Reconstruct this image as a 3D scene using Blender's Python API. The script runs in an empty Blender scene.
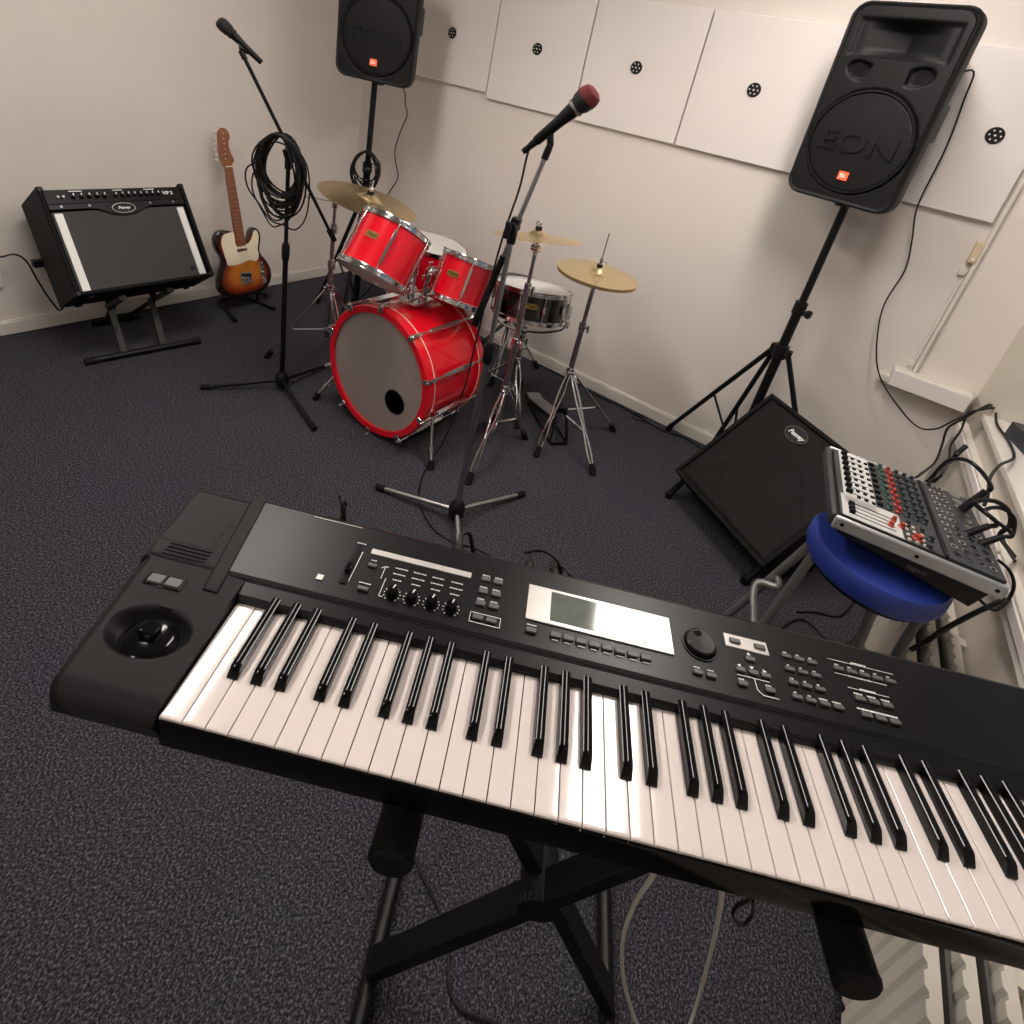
import bpy, math, random
from math import sin, cos, pi, radians, sqrt, atan2
from mathutils import Vector, Matrix, Quaternion
random.seed(7)
SC = bpy.context.scene
COL = SC.collection
V = Vector

# ------------------------------------------------------------------ camera
YAW, PIT, ROL, F, CY, CX, EYE = 0.5107, 1.1351, 0.2181, 567.7534, 348.6058, 512.0, 1.55
RC = Matrix.Rotation(YAW, 3, 'Z') @ Matrix.Rotation(PIT, 3, 'X') @ Matrix.Rotation(ROL, 3, 'Z')
cam_d = bpy.data.cameras.new('camera')
cam = bpy.data.objects.new('camera', cam_d)
COL.objects.link(cam)
cam.matrix_world = Matrix.Translation((0, 0, EYE)) @ RC.to_4x4()
cam_d.sensor_width = 36
cam_d.lens = 36 * F / 1024
cam_d.shift_y = -(512 - CY) / 1024
cam_d.clip_start = 0.02
SC.camera = cam

# where a sight line meets a known plane of the room (used to survey real positions)
def ray(px, py): return RC @ V(((px - CX) / F, -(py - CY) / F, -1))
def at_z(px, py, z):
    r = ray(px, py); return V((0, 0, EYE)) + r * ((z - EYE) / r.z)
def at_y(px, py, y):
    r = ray(px, py); return V((0, 0, EYE)) + r * (y / r.y)
def at_x(px, py, x):
    r = ray(px, py); return V((0, 0, EYE)) + r * (x / r.x)
def at_plane(px, py, P, deg):
    n = V((-sin(radians(deg)), cos(radians(deg)), 0)); r = ray(px, py)
    return V((0, 0, EYE)) + r * ((n.x * P[0] + n.y * P[1]) / (n.x * r.x + n.y * r.y))

# ------------------------------------------------------------------ materials
MATS = {}
def mat(name, col, rough=.5, metal=0, spec=.5, nscale=0, namt=0, bump=0, bscale=200, coat=0, emit=None, estr=0, aniso=0):
    if name in MATS: return MATS[name]
    m = bpy.data.materials.new(name); m.use_nodes = True
    nt = m.node_tree; b = nt.nodes['Principled BSDF']; L = nt.links
    b.inputs['Base Color'].default_value = (*col, 1); b.inputs['Roughness'].default_value = rough
    b.inputs['Metallic'].default_value = metal; b.inputs['Specular IOR Level'].default_value = spec
    b.inputs['Coat Weight'].default_value = coat; b.inputs['Coat Roughness'].default_value = .06
    b.inputs['Anisotropic'].default_value = aniso
    tc = nt.nodes.new('ShaderNodeTexCoord')
    n = nt.nodes.new('ShaderNodeTexNoise'); n.inputs['Scale'].default_value = nscale or 8
    n.inputs['Detail'].default_value = 4
    L.new(tc.outputs['Object'], n.inputs['Vector'])
    mx = nt.nodes.new('ShaderNodeMix'); mx.data_type = 'RGBA'; mx.blend_type = 'MULTIPLY'
    mx.inputs[6].default_value = (*col, 1)
    a = 1 - (namt or .06)
    rp = nt.nodes.new('ShaderNodeValToRGB')
    rp.color_ramp.elements[0].color = (a, a, a, 1); rp.color_ramp.elements[0].position = .3
    rp.color_ramp.elements[1].color = (1, 1, 1, 1); rp.color_ramp.elements[1].position = .7
    L.new(n.outputs['Fac'], rp.inputs['Fac']); L.new(rp.outputs['Color'], mx.inputs[7])
    mx.inputs[0].default_value = 1
    L.new(mx.outputs[2], b.inputs['Base Color'])
    if bump:
        n2 = nt.nodes.new('ShaderNodeTexNoise'); n2.inputs['Scale'].default_value = bscale; n2.inputs['Detail'].default_value = 3
        L.new(tc.outputs['Object'], n2.inputs['Vector'])
        bp = nt.nodes.new('ShaderNodeBump'); bp.inputs['Strength'].default_value = bump; bp.inputs['Distance'].default_value = .002
        L.new(n2.outputs['Fac'], bp.inputs['Height']); L.new(bp.outputs['Normal'], b.inputs['Normal'])
    if emit:
        b.inputs['Emission Color'].default_value = (*emit, 1); b.inputs['Emission Strength'].default_value = estr
    MATS[name] = m
    return m

WALL = mat('wall_paint', (.76, .70, .65), .75, nscale=2.5, namt=.04, bump=.15, bscale=180)
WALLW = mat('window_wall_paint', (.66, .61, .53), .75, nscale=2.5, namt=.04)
CEIL = mat('ceiling_paint', (.52, .51, .49), .9, nscale=3)
TRIMM = mat('trim_paint', (.72, .68, .62), .5, nscale=4)
PANEL = mat('panel_board', (.80, .745, .72), .7, nscale=5, namt=.03)
BLKP = mat('black_plastic', (.006, .006, .0065), .42, spec=.28, bump=.1, bscale=600)
BLKR = mat('black_rubber', (.005, .005, .0055), .7, spec=.2)
BLKM = mat('black_metal', (.0045, .0045, .005), .42, spec=.25)
CABLE = mat('cable_black', (.005, .005, .0055), .45, spec=.3)
CHROME = mat('chrome', (.72, .72, .73), .14, 1, nscale=20, namt=.1)
STEEL = mat('satin_steel', (.42, .42, .43), .32, 1, nscale=20, namt=.12)
SPKB = mat('speaker_shell', (.0055, .0058, .006), .48, spec=.25, bump=.5, bscale=900)
TOLEX = mat('amp_covering', (.0045, .0045, .0045), .55, spec=.15, bump=.6, bscale=1200)
GRILL = mat('amp_grille_cloth', (.058, .054, .052), .85, nscale=600, namt=.3, bump=.3, bscale=1500)
SILV = mat('silver_piping', (.85, .84, .82), .5, 0, nscale=300, namt=.15)
WHITE = mat('white_print', (.75, .75, .73), .6)
IVORY = mat('white_key', (.74, .665, .635), .09, spec=.5, nscale=3, namt=.02)
EBONY = mat('black_key_gloss', (.0035, .0035, .004), .12, spec=.22)
KBODY = mat('keyboard_shell', (.0065, .0063, .0067), .36, spec=.22, nscale=30, namt=.1, bump=.25, bscale=2500)
KPANEL = mat('keyboard_panel', (.006, .0058, .0062), .33, spec=.21, nscale=40, namt=.1)
KBTN = mat('keyboard_button', (.085, .082, .082), .5)
KSILV = mat('keyboard_silver_bezel', (.66, .63, .60), .28, .35, nscale=50)
LCD = mat('display_glass', (.13, .15, .13), .06, spec=.8, nscale=60, namt=.2)
RED = mat('drum_red_lacquer', (.72, .003, .016), .2, spec=.5, nscale=30, namt=.05, coat=.7)
REDD = mat('drum_red_inner', (.45, .0, .006), .3, coat=.5)
HEADW = mat('drum_head_white', (.72, .70, .68), .55, nscale=12, namt=.06)
HEADG = mat('drum_head_grey', (.33, .285, .262), .5, nscale=4, namt=.18)
BLKL = mat('drum_black_lacquer', (.008, .007, .008), .12, coat=.8)
GOLD = mat('badge_brass', (.42, .30, .09), .35, .8)
CREAM = mat('pinstripe_cream', (.8, .55, .45), .4)
SUN_C = mat('pickguard_cream', (.90, .82, .62), .35)
MAPLE = mat('neck_wood', (.30, .105, .045), .4, nscale=40, namt=.25)
ORNG = mat('badge_orange', (.85, .10, .03), .4, emit=(1, .12, .04), estr=.25)
BLUE = mat('stool_vinyl_blue', (.017, .038, .25), .42, nscale=10, namt=.1, bump=.2, bscale=500)
GREYP = mat('stool_leg_grey', (.22, .225, .22), .35, .6)
MIXS = mat('mixer_silver', (.46, .46, .46), .38, .6, nscale=40)
MIXD = mat('mixer_dark', (.040, .043, .047), .42)
MIXG = mat('mixer_light_panel', (.55, .54, .52), .5)
RADW = mat('radiator_enamel', (.60, .56, .50), .35, nscale=6, namt=.08)
RADD = mat('radiator_gap_shade', (.08, .078, .07), .8)
WCAB = mat('cable_white', (.62, .58, .50), .5)
IVPL = mat('switch_plastic', (.70, .55, .38), .45)
REDK = mat('knob_red', (.38, .045, .03), .5)
WINE = mat('mic_foam_red', (.12, .012, .015), .85, bump=.6, bscale=900)
SHADEM = mat('drum_interior_shade', (.004, .004, .004), .9)  # near-black colour standing in for the shade inside the bass drum

def carpet_mat():
    m = bpy.data.materials.new('carpet_pile'); m.use_nodes = True
    nt = m.node_tree; b = nt.nodes['Principled BSDF']; L = nt.links
    tc = nt.nodes.new('ShaderNodeTexCoord')
    n1 = nt.nodes.new('ShaderNodeTexNoise'); n1.inputs['Scale'].default_value = 215; n1.inputs['Detail'].default_value = 4; n1.inputs['Roughness'].default_value = .7
    mp = nt.nodes.new('ShaderNodeMapping'); mp.inputs['Rotation'].default_value = (0, 0, .9); mp.inputs['Scale'].default_value = (1, .85, 1)
    L.new(tc.outputs['Object'], mp.inputs['Vector']); L.new(mp.outputs['Vector'], n1.inputs['Vector'])
    r1 = nt.nodes.new('ShaderNodeValToRGB')
    e = r1.color_ramp.elements
    e[0].position = .38; e[0].color = (.0085, .0085, .010, 1); e[1].position = .66; e[1].color = (.150, .150, .166, 1)
    x = e.new(.51); x.color = (.033, .0335, .039, 1)
    L.new(n1.outputs['Fac'], r1.inputs['Fac'])
    n2 = nt.nodes.new('ShaderNodeTexNoise'); n2.inputs['Scale'].default_value = 2.2; n2.inputs['Detail'].default_value = 3
    L.new(tc.outputs['Object'], n2.inputs['Vector'])
    r2 = nt.nodes.new('ShaderNodeValToRGB')
    r2.color_ramp.elements[0].position = .35; r2.color_ramp.elements[0].color = (1.0, .92, 1.08, 1)
    r2.color_ramp.elements[1].position = .65; r2.color_ramp.elements[1].color = (1.0, 1.0, .97, 1)
    L.new(n2.outputs['Fac'], r2.inputs['Fac'])
    mx = nt.nodes.new('ShaderNodeMix'); mx.data_type = 'RGBA'; mx.blend_type = 'MULTIPLY'; mx.inputs[0].default_value = 1
    L.new(r1.outputs['Color'], mx.inputs[6]); L.new(r2.outputs['Color'], mx.inputs[7]); L.new(mx.outputs[2], b.inputs['Base Color'])
    b.inputs['Roughness'].default_value = .95; b.inputs['Specular IOR Level'].default_value = .15
    bp = nt.nodes.new('ShaderNodeBump'); bp.inputs['Strength'].default_value = .7; bp.inputs['Distance'].default_value = .004
    L.new(n1.outputs['Fac'], bp.inputs['Height']); L.new(bp.outputs['Normal'], b.inputs['Normal'])
    return m
CARPET = carpet_mat()

def cymbal_mat():
    m = bpy.data.materials.new('cymbal_bronze'); m.use_nodes = True
    nt = m.node_tree; b = nt.nodes['Principled BSDF']; L = nt.links
    tc = nt.nodes.new('ShaderNodeTexCoord'); sp = nt.nodes.new('ShaderNodeSeparateXYZ')
    L.new(tc.outputs['Object'], sp.inputs[0])
    def mth(op, a, c=None, v=None):
        n = nt.nodes.new('ShaderNodeMath'); n.operation = op; L.new(a, n.inputs[0])
        if c is not None: L.new(c, n.inputs[1])
        if v is not None: n.inputs[1].default_value = v
        return n.outputs[0]
    x2 = mth('MULTIPLY', sp.outputs[0], sp.outputs[0]); y2 = mth('MULTIPLY', sp.outputs[1], sp.outputs[1])
    rr = mth('SQRT', mth('ADD', x2, y2))
    w = mth('SINE', mth('MULTIPLY', rr, v=2200.0))
    b.inputs['Base Color'].default_value = (.86, .69, .40, 1); b.inputs['Metallic'].default_value = 1
    b.inputs['Roughness'].default_value = .27; b.inputs['Anisotropic'].default_value = .6
    bp = nt.nodes.new('ShaderNodeBump'); bp.inputs['Strength'].default_value = .25; bp.inputs['Distance'].default_value = .0004
    L.new(w, bp.inputs['Height']); L.new(bp.outputs['Normal'], b.inputs['Normal'])
    return m
CYMB = cymbal_mat()

def perf_mat(name, col, hole, scale):
    """perforated steel grille: small dark round holes in staggered rows, in object x,z"""
    m = bpy.data.materials.new(name); m.use_nodes = True
    nt = m.node_tree; b = nt.nodes['Principled BSDF']; L = nt.links
    tc = nt.nodes.new('ShaderNodeTexCoord'); vo = nt.nodes.new('ShaderNodeTexVoronoi')
    mp = nt.nodes.new('ShaderNodeMapping'); mp.inputs['Scale'].default_value = (1, 0, 1); mp.inputs['Rotation'].default_value = (0, pi / 4, 0)
    L.new(tc.outputs['Object'], mp.inputs['Vector']); L.new(mp.outputs['Vector'], vo.inputs['Vector'])
    vo.inputs['Scale'].default_value = scale; vo.inputs['Randomness'].default_value = 0
    rp = nt.nodes.new('ShaderNodeValToRGB'); rp.color_ramp.elements[0].position = .36; rp.color_ramp.elements[0].color = (*hole, 1)
    rp.color_ramp.elements[1].position = .44; rp.color_ramp.elements[1].color = (*col, 1)
    L.new(vo.outputs['Distance'], rp.inputs['Fac']); L.new(rp.outputs['Color'], b.inputs['Base Color'])
    b.inputs['Roughness'].default_value = .6; b.inputs['Specular IOR Level'].default_value = .12
    return m
PERF = perf_mat('monitor_perforated_grille', (.020, .018, .017), (.0008, .0008, .0008), 105)

def burst_mat():
    m = bpy.data.materials.new('sunburst_lacquer'); m.use_nodes = True
    nt = m.node_tree; b = nt.nodes['Principled BSDF']; L = nt.links
    at = nt.nodes.new('ShaderNodeAttribute'); at.attribute_name = 'edge'
    rp = nt.nodes.new('ShaderNodeValToRGB'); e = rp.color_ramp.elements
    e[0].position = 0; e[0].color = (.012, .004, .003, 1); e[1].position = 1; e[1].color = (.62, .20, .012, 1)
    x = e.new(.22); x.color = (.02, .005, .003, 1)
    x = e.new(.50); x.color = (.30, .035, .006, 1)
    L.new(at.outputs['Fac'], rp.inputs['Fac']); L.new(rp.outputs['Color'], b.inputs['Base Color'])
    b.inputs['Roughness'].default_value = .2; b.inputs['Coat Weight'].default_value = .6
    return m
BURST = burst_mat()

def glass_mat():
    m = bpy.data.materials.new('window_glass'); m.use_nodes = True
    b = m.node_tree.nodes['Principled BSDF']
    b.inputs['Base Color'].default_value = (.9, .95, .95, 1); b.inputs['Roughness'].default_value = .02
    b.inputs['Transmission Weight'].default_value = 1; b.inputs['IOR'].default_value = 1.45
    return m
GLASS = glass_mat()

# ------------------------------------------------------------------ geometry helper
class G:
    def __init__(s): s.v = []; s.f = []; s.M = Matrix.Identity(4)
    def _add(s, vs, fs):
        o = len(s.v); s.v += [s.M @ V(p) for p in vs]; s.f += [tuple(i + o for i in f) for f in fs]; return s
    def box(s, c, d, rot=None):
        x, y, z = [a / 2 for a in d]; R = rot.to_3x3() if rot is not None else Matrix.Identity(3)
        vs = [V(c) + R @ V(p) for p in [(-x,-y,-z),(x,-y,-z),(x,y,-z),(-x,y,-z),(-x,-y,z),(x,-y,z),(x,y,z),(-x,y,z)]]
        return s._add(vs, [(0,3,2,1),(4,5,6,7),(0,1,5,4),(1,2,6,5),(2,3,7,6),(3,0,4,7)])
    def bar(s, a, b, w, h, up=(0, 0, 1)):
        a, b = V(a), V(b); z = (b - a).normalized(); x = V(up).cross(z)
        if x.length < 1e-4: x = V((1, 0, 0)).cross(z)
        x.normalize(); y = z.cross(x)
        vs = [p + x * sx * w / 2 + y * sy * h / 2 for p in (a, b) for sx, sy in ((-1,-1),(1,-1),(1,1),(-1,1))]
        return s._add(vs, [(0,3,2,1),(4,5,6,7),(0,1,5,4),(1,2,6,5),(2,3,7,6),(3,0,4,7)])
    def cyl(s, a, b, r0, r1=None, n=20, cap=True):
        a, b = V(a), V(b); r1 = r0 if r1 is None else r1
        z = (b - a).normalized(); x = z.orthogonal().normalized(); y = z.cross(x)
        vs = []
        for p, r in ((a, r0), (b, r1)):
            for i in range(n): t = 2 * pi * i / n; vs.append(p + x * cos(t) * r + y * sin(t) * r)
        fs = [(i, (i + 1) % n, n + (i + 1) % n, n + i) for i in range(n)]
        if cap: fs += [tuple(range(n))[::-1], tuple(range(n, 2 * n))]
        return s._add(vs, fs)
    def lathe(s, prof, n=32, a=(0, 0, 0), axis=(0, 0, 1), closed=False, cap=True):
        a = V(a); z = V(axis).normalized(); x = z.orthogonal().normalized(); y = z.cross(x)
        vs = []; fs = []; k = len(prof)
        for r, h in prof:
            for i in range(n): t = 2 * pi * i / n; vs.append(a + z * h + x * cos(t) * r + y * sin(t) * r)
        for j in range(k if closed else k - 1):
            q = (j + 1) % k
            for i in range(n): fs.append((j * n + i, j * n + (i + 1) % n, q * n + (i + 1) % n, q * n + i))
        if not closed and cap:
            if prof[0][0] > 1e-5: fs.append(tuple(range(n))[::-1])
            if prof[-1][0] > 1e-5: fs.append(tuple(range((k - 1) * n, k * n)))
        return s._add(vs, fs)
    def tube(s, pts, r, n=8, closed=False, smooth=0):
        pts = [V(p) for p in pts]
        if smooth: pts = catmull(pts, smooth, closed)
        k = len(pts); vs = []; fs = []; x = None
        for i, p in enumerate(pts):
            if closed: t = pts[(i + 1) % k] - pts[i - 1]
            else: t = pts[min(i + 1, k - 1)] - pts[max(i - 1, 0)]
            if t.length < 1e-9: t = V((0, 0, 1))
            t.normalize()
            x = t.orthogonal() if x is None else (x - t * x.dot(t))
            if x.length < 1e-6: x = t.orthogonal()
            x.normalize(); y = t.cross(x)
            rr = r[i] if isinstance(r, (list, tuple)) else r
            for j in range(n): a = 2 * pi * j / n; vs.append(p + x * cos(a) * rr + y * sin(a) * rr)
        for i in range(k if closed else k - 1):
            q = (i + 1) % k
            for j in range(n): fs.append((i * n + j, i * n + (j + 1) % n, q * n + (j + 1) % n, q * n + j))
        if not closed: fs += [tuple(range(n))[::-1], tuple(range((k - 1) * n, k * n))]
        return s._add(vs, fs)
    def prism(s, poly, z0, z1):
        n = len(poly); vs = [(x, y, z0) for x, y in poly] + [(x, y, z1) for x, y in poly]
        fs = [tuple(range(n))[::-1], tuple(range(n, 2 * n))] + [(i, (i + 1) % n, n + (i + 1) % n, n + i) for i in range(n)]
        return s._add(vs, fs)
    def extr(s, poly, a, b):
        """profile poly of (y,z) swept along x from a to b"""
        n = len(poly); vs = [(a, y, z) for y, z in poly] + [(b, y, z) for y, z in poly]
        fs = [tuple(range(n))[::-1], tuple(range(n, 2 * n))] + [(i, (i + 1) % n, n + (i + 1) % n, n + i) for i in range(n)]
        return s._add(vs, fs)
    def ball(s, c, r, n=16, sz=1):
        k = n // 2; return s.lathe([(max(1e-6, r * sin(pi * i / k)), -r * sz * cos(pi * i / k)) for i in range(k + 1)], n, c)
    def build(s, name, m, parent=None, world=False, smooth=True, bevel=0, seg=2, ang=35):
        me = bpy.data.meshes.new(name); vs = s.v
        if world and parent is not None:
            W = world_of(parent).inverted(); vs = [W @ p for p in vs]
        me.from_pydata([tuple(p) for p in vs], [], s.f); me.materials.append(m)
        me.validate(); me.update()
        o = bpy.data.objects.new(name, me); COL.objects.link(o)
        if parent is not None: o.parent = parent
        fix_normals(me)
        if smooth:
            me.shade_smooth()
            me.set_sharp_from_angle(angle=radians(ang))
        if bevel:
            md = o.modifiers.new('bevel', 'BEVEL'); md.width = bevel; md.segments = seg; md.limit_method = 'ANGLE'; md.angle_limit = radians(40)
        return o
import bmesh
def fix_normals(me):
    bm = bmesh.new(); bm.from_mesh(me); bmesh.ops.recalc_face_normals(bm, faces=bm.faces); bm.to_mesh(me); bm.free()
def catmull(P, k, closed=False):
    out = []; n = len(P)
    for i in range(n if closed else n - 1):
        if closed: a, b, c, d = P[i - 1], P[i], P[(i + 1) % n], P[(i + 2) % n]
        else: a, b, c, d = P[max(i - 1, 0)], P[i], P[i + 1], P[min(i + 2, n - 1)]
        for j in range(k):
            t = j / k
            out.append(.5 * ((2 * b) + (c - a) * t + (2 * a - 5 * b + 4 * c - d) * t * t + (3 * b - a - 3 * c + d) * t ** 3))
    if not closed: out.append(P[-1])
    return out
WM = {}
def world_of(o):
    M = WM.get(o.name, o.matrix_basis.copy())
    return M if o.parent is None else world_of(o.parent) @ M
def tag(o, label, cat=None, group=None, kind=None):
    if label: o['label'] = label
    if cat: o['category'] = cat
    if group: o['group'] = group
    if kind: o['kind'] = kind
    return o
def thing(name, label, cat, loc=(0, 0, 0), rotz=0, group=None, M=None):
    o = bpy.data.objects.new(name, None); COL.objects.link(o); o.empty_display_size = .1
    o.matrix_basis = M if M is not None else Matrix.Translation(loc) @ Matrix.Rotation(rotz, 4, 'Z')
    return tag(o, label, cat, group)
def struct(g, name, m, **k):
    o = g.build(name, m, **k); o['kind'] = 'structure'; return o
def pose(loc, rz=0, rx=0, ry=0):
    return Matrix.Translation(loc) @ Matrix.Rotation(radians(rz), 4, 'Z') @ Matrix.Rotation(radians(rx), 4, 'X') @ Matrix.Rotation(radians(ry), 4, 'Y')
def axis_pose(loc, n, az=0):
    q = V((0, 0, 1)).rotation_difference(V(n).normalized())
    return Matrix.Translation(loc) @ q.to_matrix().to_4x4() @ Matrix.Rotation(az, 4, 'Z')
def text(name, s, size, M, m, parent, depth=.0008, shear=0, bold=0, align='CENTER'):
    cu = bpy.data.curves.new(name, 'FONT'); cu.body = s; cu.size = size; cu.extrude = depth; cu.shear = shear; cu.offset = bold
    cu.align_x = align; cu.align_y = 'CENTER'; cu.resolution_u = 3
    t = bpy.data.objects.new('tmp', cu); COL.objects.link(t)
    bpy.context.view_layer.update()
    me = bpy.data.meshes.new_from_object(t.evaluated_get(bpy.context.evaluated_depsgraph_get()))
    bpy.data.objects.remove(t); me.transform(M); me.materials.clear(); me.materials.append(m); me.name = name
    o = bpy.data.objects.new(name, me); COL.objects.link(o); o.parent = parent
    return o
def copy_tree(o, parent=None):
    c = o.copy(); COL.objects.link(c); c.parent = parent
    for ch in o.children: copy_tree(ch, c)
    return c

# ================================================================== ROOM
BW, LW, CH = 2.885, -3.167, 2.60          # back wall y, left wall x, ceiling height
CORX, RA = .590, .0407                    # right corner x, small skew of the window wall
FW = -2.6
def rwx(y): return CORX - RA * (y - BW)
struct(G().box((-1.2, .15, -.05), (4.6, 5.9, .1)), 'floor', CARPET, smooth=False)
struct(G().box((-1.2, .15, CH + .05), (4.6, 5.9, .1)), 'ceiling', CEIL, smooth=False)
struct(G().box((-1.2, BW + .06, CH / 2), (4.6, .12, CH)), 'wall_back', WALL, smooth=False)
struct(G().box((LW - .06, .15, CH / 2), (.12, 5.7, CH)), 'wall_left', WALL, smooth=False)
struct(G().box((-1.2, FW - .06, CH / 2), (4.6, .12, CH)), 'wall_front', WALL, smooth=False)
WR = pose((CORX, BW, 0), math.degrees(RA))   # frame of the window wall: x = outwards, y = along it (negative towards camera)
SILL = .785
g = G(); g.M = WR
g.box((.15, -2.75, SILL / 2 - .012), (.30, 5.6, SILL - .024))      # below the sill
g.box((.15, -.14, CH / 2), (.30, .28, CH))                 # pier in the corner
g.box((.15, -3.9, CH / 2), (.30, 3.2, CH))                 # wall beyond the window
g.box((.15, -1.3, CH - .15), (.30, 2.1, .30))              # lintel
struct(g, 'wall_right', WALLW, smooth=False)
g = G(); g.M = WR
g.box((.145, -1.29, SILL - .012), (.34, 2.02, .024)); 
sill = struct(g, 'trim_1', TRIMM, bevel=.004)
win = G(); win.M = WR
for y in (-.30, -1.30, -2.28): win.box((.26, y, (SILL + 2.3) / 2), (.05, .05, 2.3 - SILL))
for z in (SILL + .025, 2.275): win.box((.26, -1.29, z), (.05, 2.02, .05))
wo = struct(win, 'window_1', TRIMM, bevel=.003)
g = G(); g.M = WR; g.box((.26, -1.29, (SILL + 2.3) / 2), (.006, 1.96, 2.3 - SILL - .06)); pane = g.build('pane', GLASS, wo)
# baseboards
def skirting(name, pts):
    g = G()
    for a, b, nrm in pts:
        a, b, n = V(a), V(b), V(nrm)
        for w, h0, h1 in ((.014, 0, .062), (.009, .062, .070)):
            m = (a + b) / 2 + n * w / 2; L = (b - a).length
            g.box(m + V((0, 0, (h0 + h1) / 2)), (L if abs((b - a).x) > abs((b - a).y) else w, w if abs((b - a).x) > abs((b - a).y) else L, h1 - h0))
    return struct(g, name, TRIMM, bevel=.002)
skirting('baseboard_back', [((LW, BW, 0), (CORX, BW, 0), (0, -1, 0))])
skirting('baseboard_left', [((LW, FW, 0), (LW, BW - .015, 0), (1, 0, 0))])

# acoustic boards with their black fixing discs
def wall_panel(x0, x1, z0, z1, disc, label, dx=None):
    t = thing('wall_panel', label, 'wall panel', ((x0 + x1) / 2, BW, z0), group=None)
    g = G(); g.box(((x0 + x1) / 2, BW - .0125, (z0 + z1) / 2), (x1 - x0 - .004, .021, z1 - z0))
    g.build('board', PANEL, t, world=True, bevel=.002)
    if disc:
        cx_, cz = (dx if dx is not None else (x0 + x1) / 2), 1.712
        g = G(); g.cyl((cx_, BW - .023, cz), (cx_, BW - .029, cz), .030, .028, 28); d = g.build('fixing_disc', BLKP, t, world=True)
        g = G()
        for i in range(6):
            a = i * pi / 3; g.cyl((cx_ + .018 * cos(a), BW - .0285, cz + .018 * sin(a)), (cx_ + .018 * cos(a), BW - .0302, cz + .018 * sin(a)), .0032, n=8)
        g.cyl((cx_, BW - .0285, cz), (cx_, BW - .0302, cz), .004, n=10)
        g.build('screw_hole', PANEL, d, world=True)
    return t
wall_panel(-2.715, -2.137, 1.448, 2.02, True, 'white wall board with black disc, right beside the far loudspeaker, hung slightly higher', -2.44)
wall_panel(-2.133, -1.553, 1.418, 1.995, True, 'white wall board with black disc, second from the far loudspeaker', -1.847)
wall_panel(-1.549, -.974, 1.418, 1.995, True, 'white wall board with black disc directly above and right of the middle microphone head', -1.266)
wall_panel(-.970, -.392, 1.418, 1.995, True, 'white wall board with black disc just left of the large near loudspeaker', -.693)
wall_panel(-.388, -.092, 1.418, 1.995, False, 'narrow white wall board mostly hidden behind the large near loudspeaker')
wall_panel(-.088, .336, 1.418, 1.995, True, 'creased white wall board with black disc, right of the large near loudspeaker, at the corner', .204)

# conduit strip, switch box and cable trunking in the right corner
g = G(); g.box((.352, BW - .011, 1.58), (.016, .022, 1.62)); g.box((.337, BW - .005, .97), (.012, .010, .40))
tag(g.build('cable_conduit', TRIMM, bevel=.002), 'cream vertical conduit strip running up the back wall near the right corner', 'conduit')
t = thing('switch_box', 'small yellowed switch box on the conduit strip, below the last wall board', 'switch', (.335, BW, 1.3))
G().box((.335, BW - .014, 1.30), (.030, .028, .085)).build('housing', IVPL, t, world=True, bevel=.004)
G().box((.335, BW - .030, 1.275), (.010, .006, .012)).build('rocker', WHITE, t, world=True, bevel=.001)
for z, n in ((1.215, 0), (.80, 1)):
    tag(G().box((.328, BW - .008, z), (.026, .016, .022)).cyl((.328, BW - .014, z), (.328, BW - .019, z), .004, n=8).build('conduit_clip', TRIMM, bevel=.002),
        'small cream wall clip just below the switch box' if n == 0 else 'small cream wall clip at the foot of the conduit strip, above the trunking', 'clip')
t = thing('cable_trunking', 'white cable trunking box across the back wall into the right corner', 'trunking', (.42, BW, .69))
g = G(); g.box((.425, BW - .035, .730), (.29, .07, .078)); g.build('channel', TRIMM, t, world=True, bevel=.003)
g = G(); g.box((.425, BW - .072, .730), (.285, .004, .070)); g.build('cover', PANEL, t, world=True, bevel=.002)
g = G(); g.box((.262, BW - .02, .705), (.045, .04, .03)); g.build('end_bracket', TRIMM, t, world=True, bevel=.003)
t = thing('wall_trunking', 'long cream dado trunking along the window wall above the radiator', 'trunking', M=WR.copy())
g = G(); g.box((-.013, -1.6, .635), (.026, 3.0, .07)); g.build('channel', TRIMM, t, bevel=.003)
g = G(); g.box((-.028, -1.6, .645), (.006, 3.0, .03)); g.build('cover', PANEL, t, bevel=.002)
g = G(); g.box((-.033, -1.02, .635), (.010, .085, .07)); s_ = g.build('socket_plate', TRIMM, t, bevel=.003)

# radiator
t = thing('radiator', 'cream three-row panel radiator under the window beside the keyboard', 'radiator', M=WR @ Matrix.Translation((0, -1.95, 0)))
Y0, Y1 = -1.05, 1.02
for (xa, xb) in ((-.153, -.135), (-.096, -.080), (-.038, -.022)):
    poly = [(xb, Y0), (xb, Y1), (xa, Y1)]
    n = 52; p = (Y1 - Y0) / n
    for i in range(n):
        y = Y1 - i * p
        poly += [(xa, y), (xa - .006, y - p * .16), (xa - .006, y - p * .66), (xa, y - p * .80)]
    poly.append((xa, Y0))
    G().prism(poly, .12, .422).build('radiator_panel', RADW, t, smooth=False)
g = G(); g.box((-.112, 0, .27), (.006, 2.0, .26)); g.box((-.052, 0, .27), (.006, 2.0, .26)); g.build('convector_sheet', RADD, t)  # shade between the panels is put into the dark colour of these sheets
g = G()
for xx in (-.112, -.055): g.tube([(xx - .03, Y1 - .02, .38), (xx - .03, Y1 + .03, .385), (xx + .03, Y1 + .03, .385), (xx + .03, Y1 - .02, .38)], .012, 10, smooth=5)
g.build('header_pipe', RADW, t)
g = G(); g.cyl((-.06, Y1 + .03, .0), (-.06, Y1 + .03, .15), .011); g.tube([(-.06, Y1 + .03, .15), (-.06, Y1 - .02, .16)], .011); g.build('feed_pipe', RADW, t)
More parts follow.
